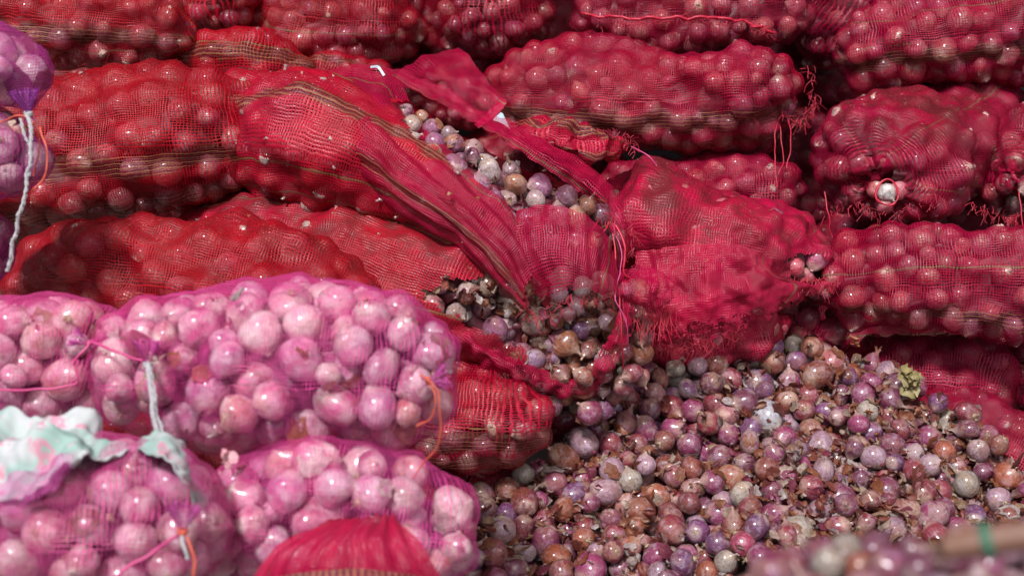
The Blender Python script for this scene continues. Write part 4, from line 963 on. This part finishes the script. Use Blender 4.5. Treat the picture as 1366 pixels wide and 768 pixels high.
while tries < 9000 and len(bp) < 330:
    tries += 1
    a, q = rb.uniform(0, 2*PI), .172*math.sqrt(rb.random()); r = rb.uniform(.0095, .014)
    z = .068+.035*(1-(q/.172)**2)+rb.uniform(-.014, .006)
    c = np.array([q*math.cos(a), q*math.sin(a), z])
    if all(np.linalg.norm(c-c2) > .86*(r+r2) for c2, r2 in bp): bp.append((c, r))
bV, bF, bL, bT, bR, bo = [], [], [], [], [], 0; seen = []
near = {'magenta-purple': 'bright', 'wine red': 'dark'}
for i, (c, r) in enumerate(bp):
    cn, cc = COLS[rb.choices(range(len(COLS)), CW)[0]]; q = rand_quat(rb); p_ = proj(bc+c)
    if p_[1] < 800 and 960 < p_[0] < 1400:
        o = place_onion(O_LOOSE[rb.randrange(8)], bc+c, r, rb, None, cc, q); seen.append((p_[0], p_[1], cn, o))
    else:
        me = O_LOOSE[rb.randrange(8)]; nV_ = len(me.vertices); a = np.empty(nV_*3, np.float32); me.vertices.foreach_get('co', a); a = a.reshape(-1, 3)
        f = np.empty(len(me.polygons)*4, np.int32); me.loops.foreach_get('vertex_index', f)
        bV.append(a @ np.array(q.to_matrix()).T*r+c); bF.append(f.reshape(-1, 4)+bo); bo += nV_; bL.append(a); bT.append(np.tile([*cc, 1], (nV_, 1))); bR.append(np.full(nV_, rb.random()))
o = link('basket_onions', mesh_from('basket_onions', np.vstack(bV), np.vstack(bF), M['onion_joined'], attrs={'loc': ('FLOAT_VECTOR', np.vstack(bL)), 'tint': ('FLOAT_COLOR', np.vstack(bT)), 'rnd': ('FLOAT', np.concatenate(bR))}), bk); o['kind'] = 'stuff'
def zone(x, y):
    a = 'straight below the green band' if 1290 < x < 1345 else 'at the right frame edge' if x >= 1345 else 'just left of the pole end' if x > 1210 else 'on the left curve of the heaped basket' if x > 1090 else 'at the left tip of the heaped basket'
    return ('topmost row, ' if y < 735 else 'second row, ' if y < 770 else 'lowest row, ')+a
gz_ = {}
for x, y, cn, o in sorted(seen, key=lambda t: t[0]): gz_.setdefault((cn, zone(x, y)), []).append(o)
for (cn, z_), os_ in gz_.items():
    for k, o in enumerate(os_):
        w_ = '' if len(os_) == 1 else ['first ', 'second ', 'third ', 'fourth ', 'fifth '][min(k, 4)]
        tag(o, f'{w_}blurred small {cn} onion, {z_}', 'onion', 'small blurred onions heaped in the basket')
pl = thing('wooden_pole', 'blurred orange-brown wooden pole with a green band, at the right edge', 'pole', tuple(P(1290, 728, .66)))
pth = [P(1262,730,.665), P(1300,724,.66), P(1350,716,.655), P(1480,700,.64)]
V_, F_ = tube(pth, [.006, .0068, .0072, .0075], 16, 0, 40); link('shaft', mesh_from('shaft', V_-np.array(pl.location), F_, M['wood']), pl)
V_, F_ = tube([P(1250,731,.667), P(1262,730,.665), P(1263,729.9,.665)], [.001, .006, .006], 16, 0, 6); link('end_cap', mesh_from('end_cap', V_-np.array(pl.location), F_, M['wood']), pl)
c0 = P(1318,721,.658); D = P(1350,716,.655)-P(1300,724,.66); D /= np.linalg.norm(D); A = np.cross(D, FWD); A /= np.linalg.norm(A); B = np.cross(D, A); a = np.linspace(0, 6*PI, 90)
V_, F_ = tube(c0+A*(np.cos(a)*.0082)[:, None]+B*(np.sin(a)*.0082)[:, None]+D*np.linspace(-.0022, .0022, 90)[:, None], .0010, 6); link('green_band', mesh_from('green_band', V_-np.array(pl.location), F_, M['green']), pl)
print('TRIS', tri_count(), 'OBJS', len(bpy.data.objects), 'HEAP', len(HC))
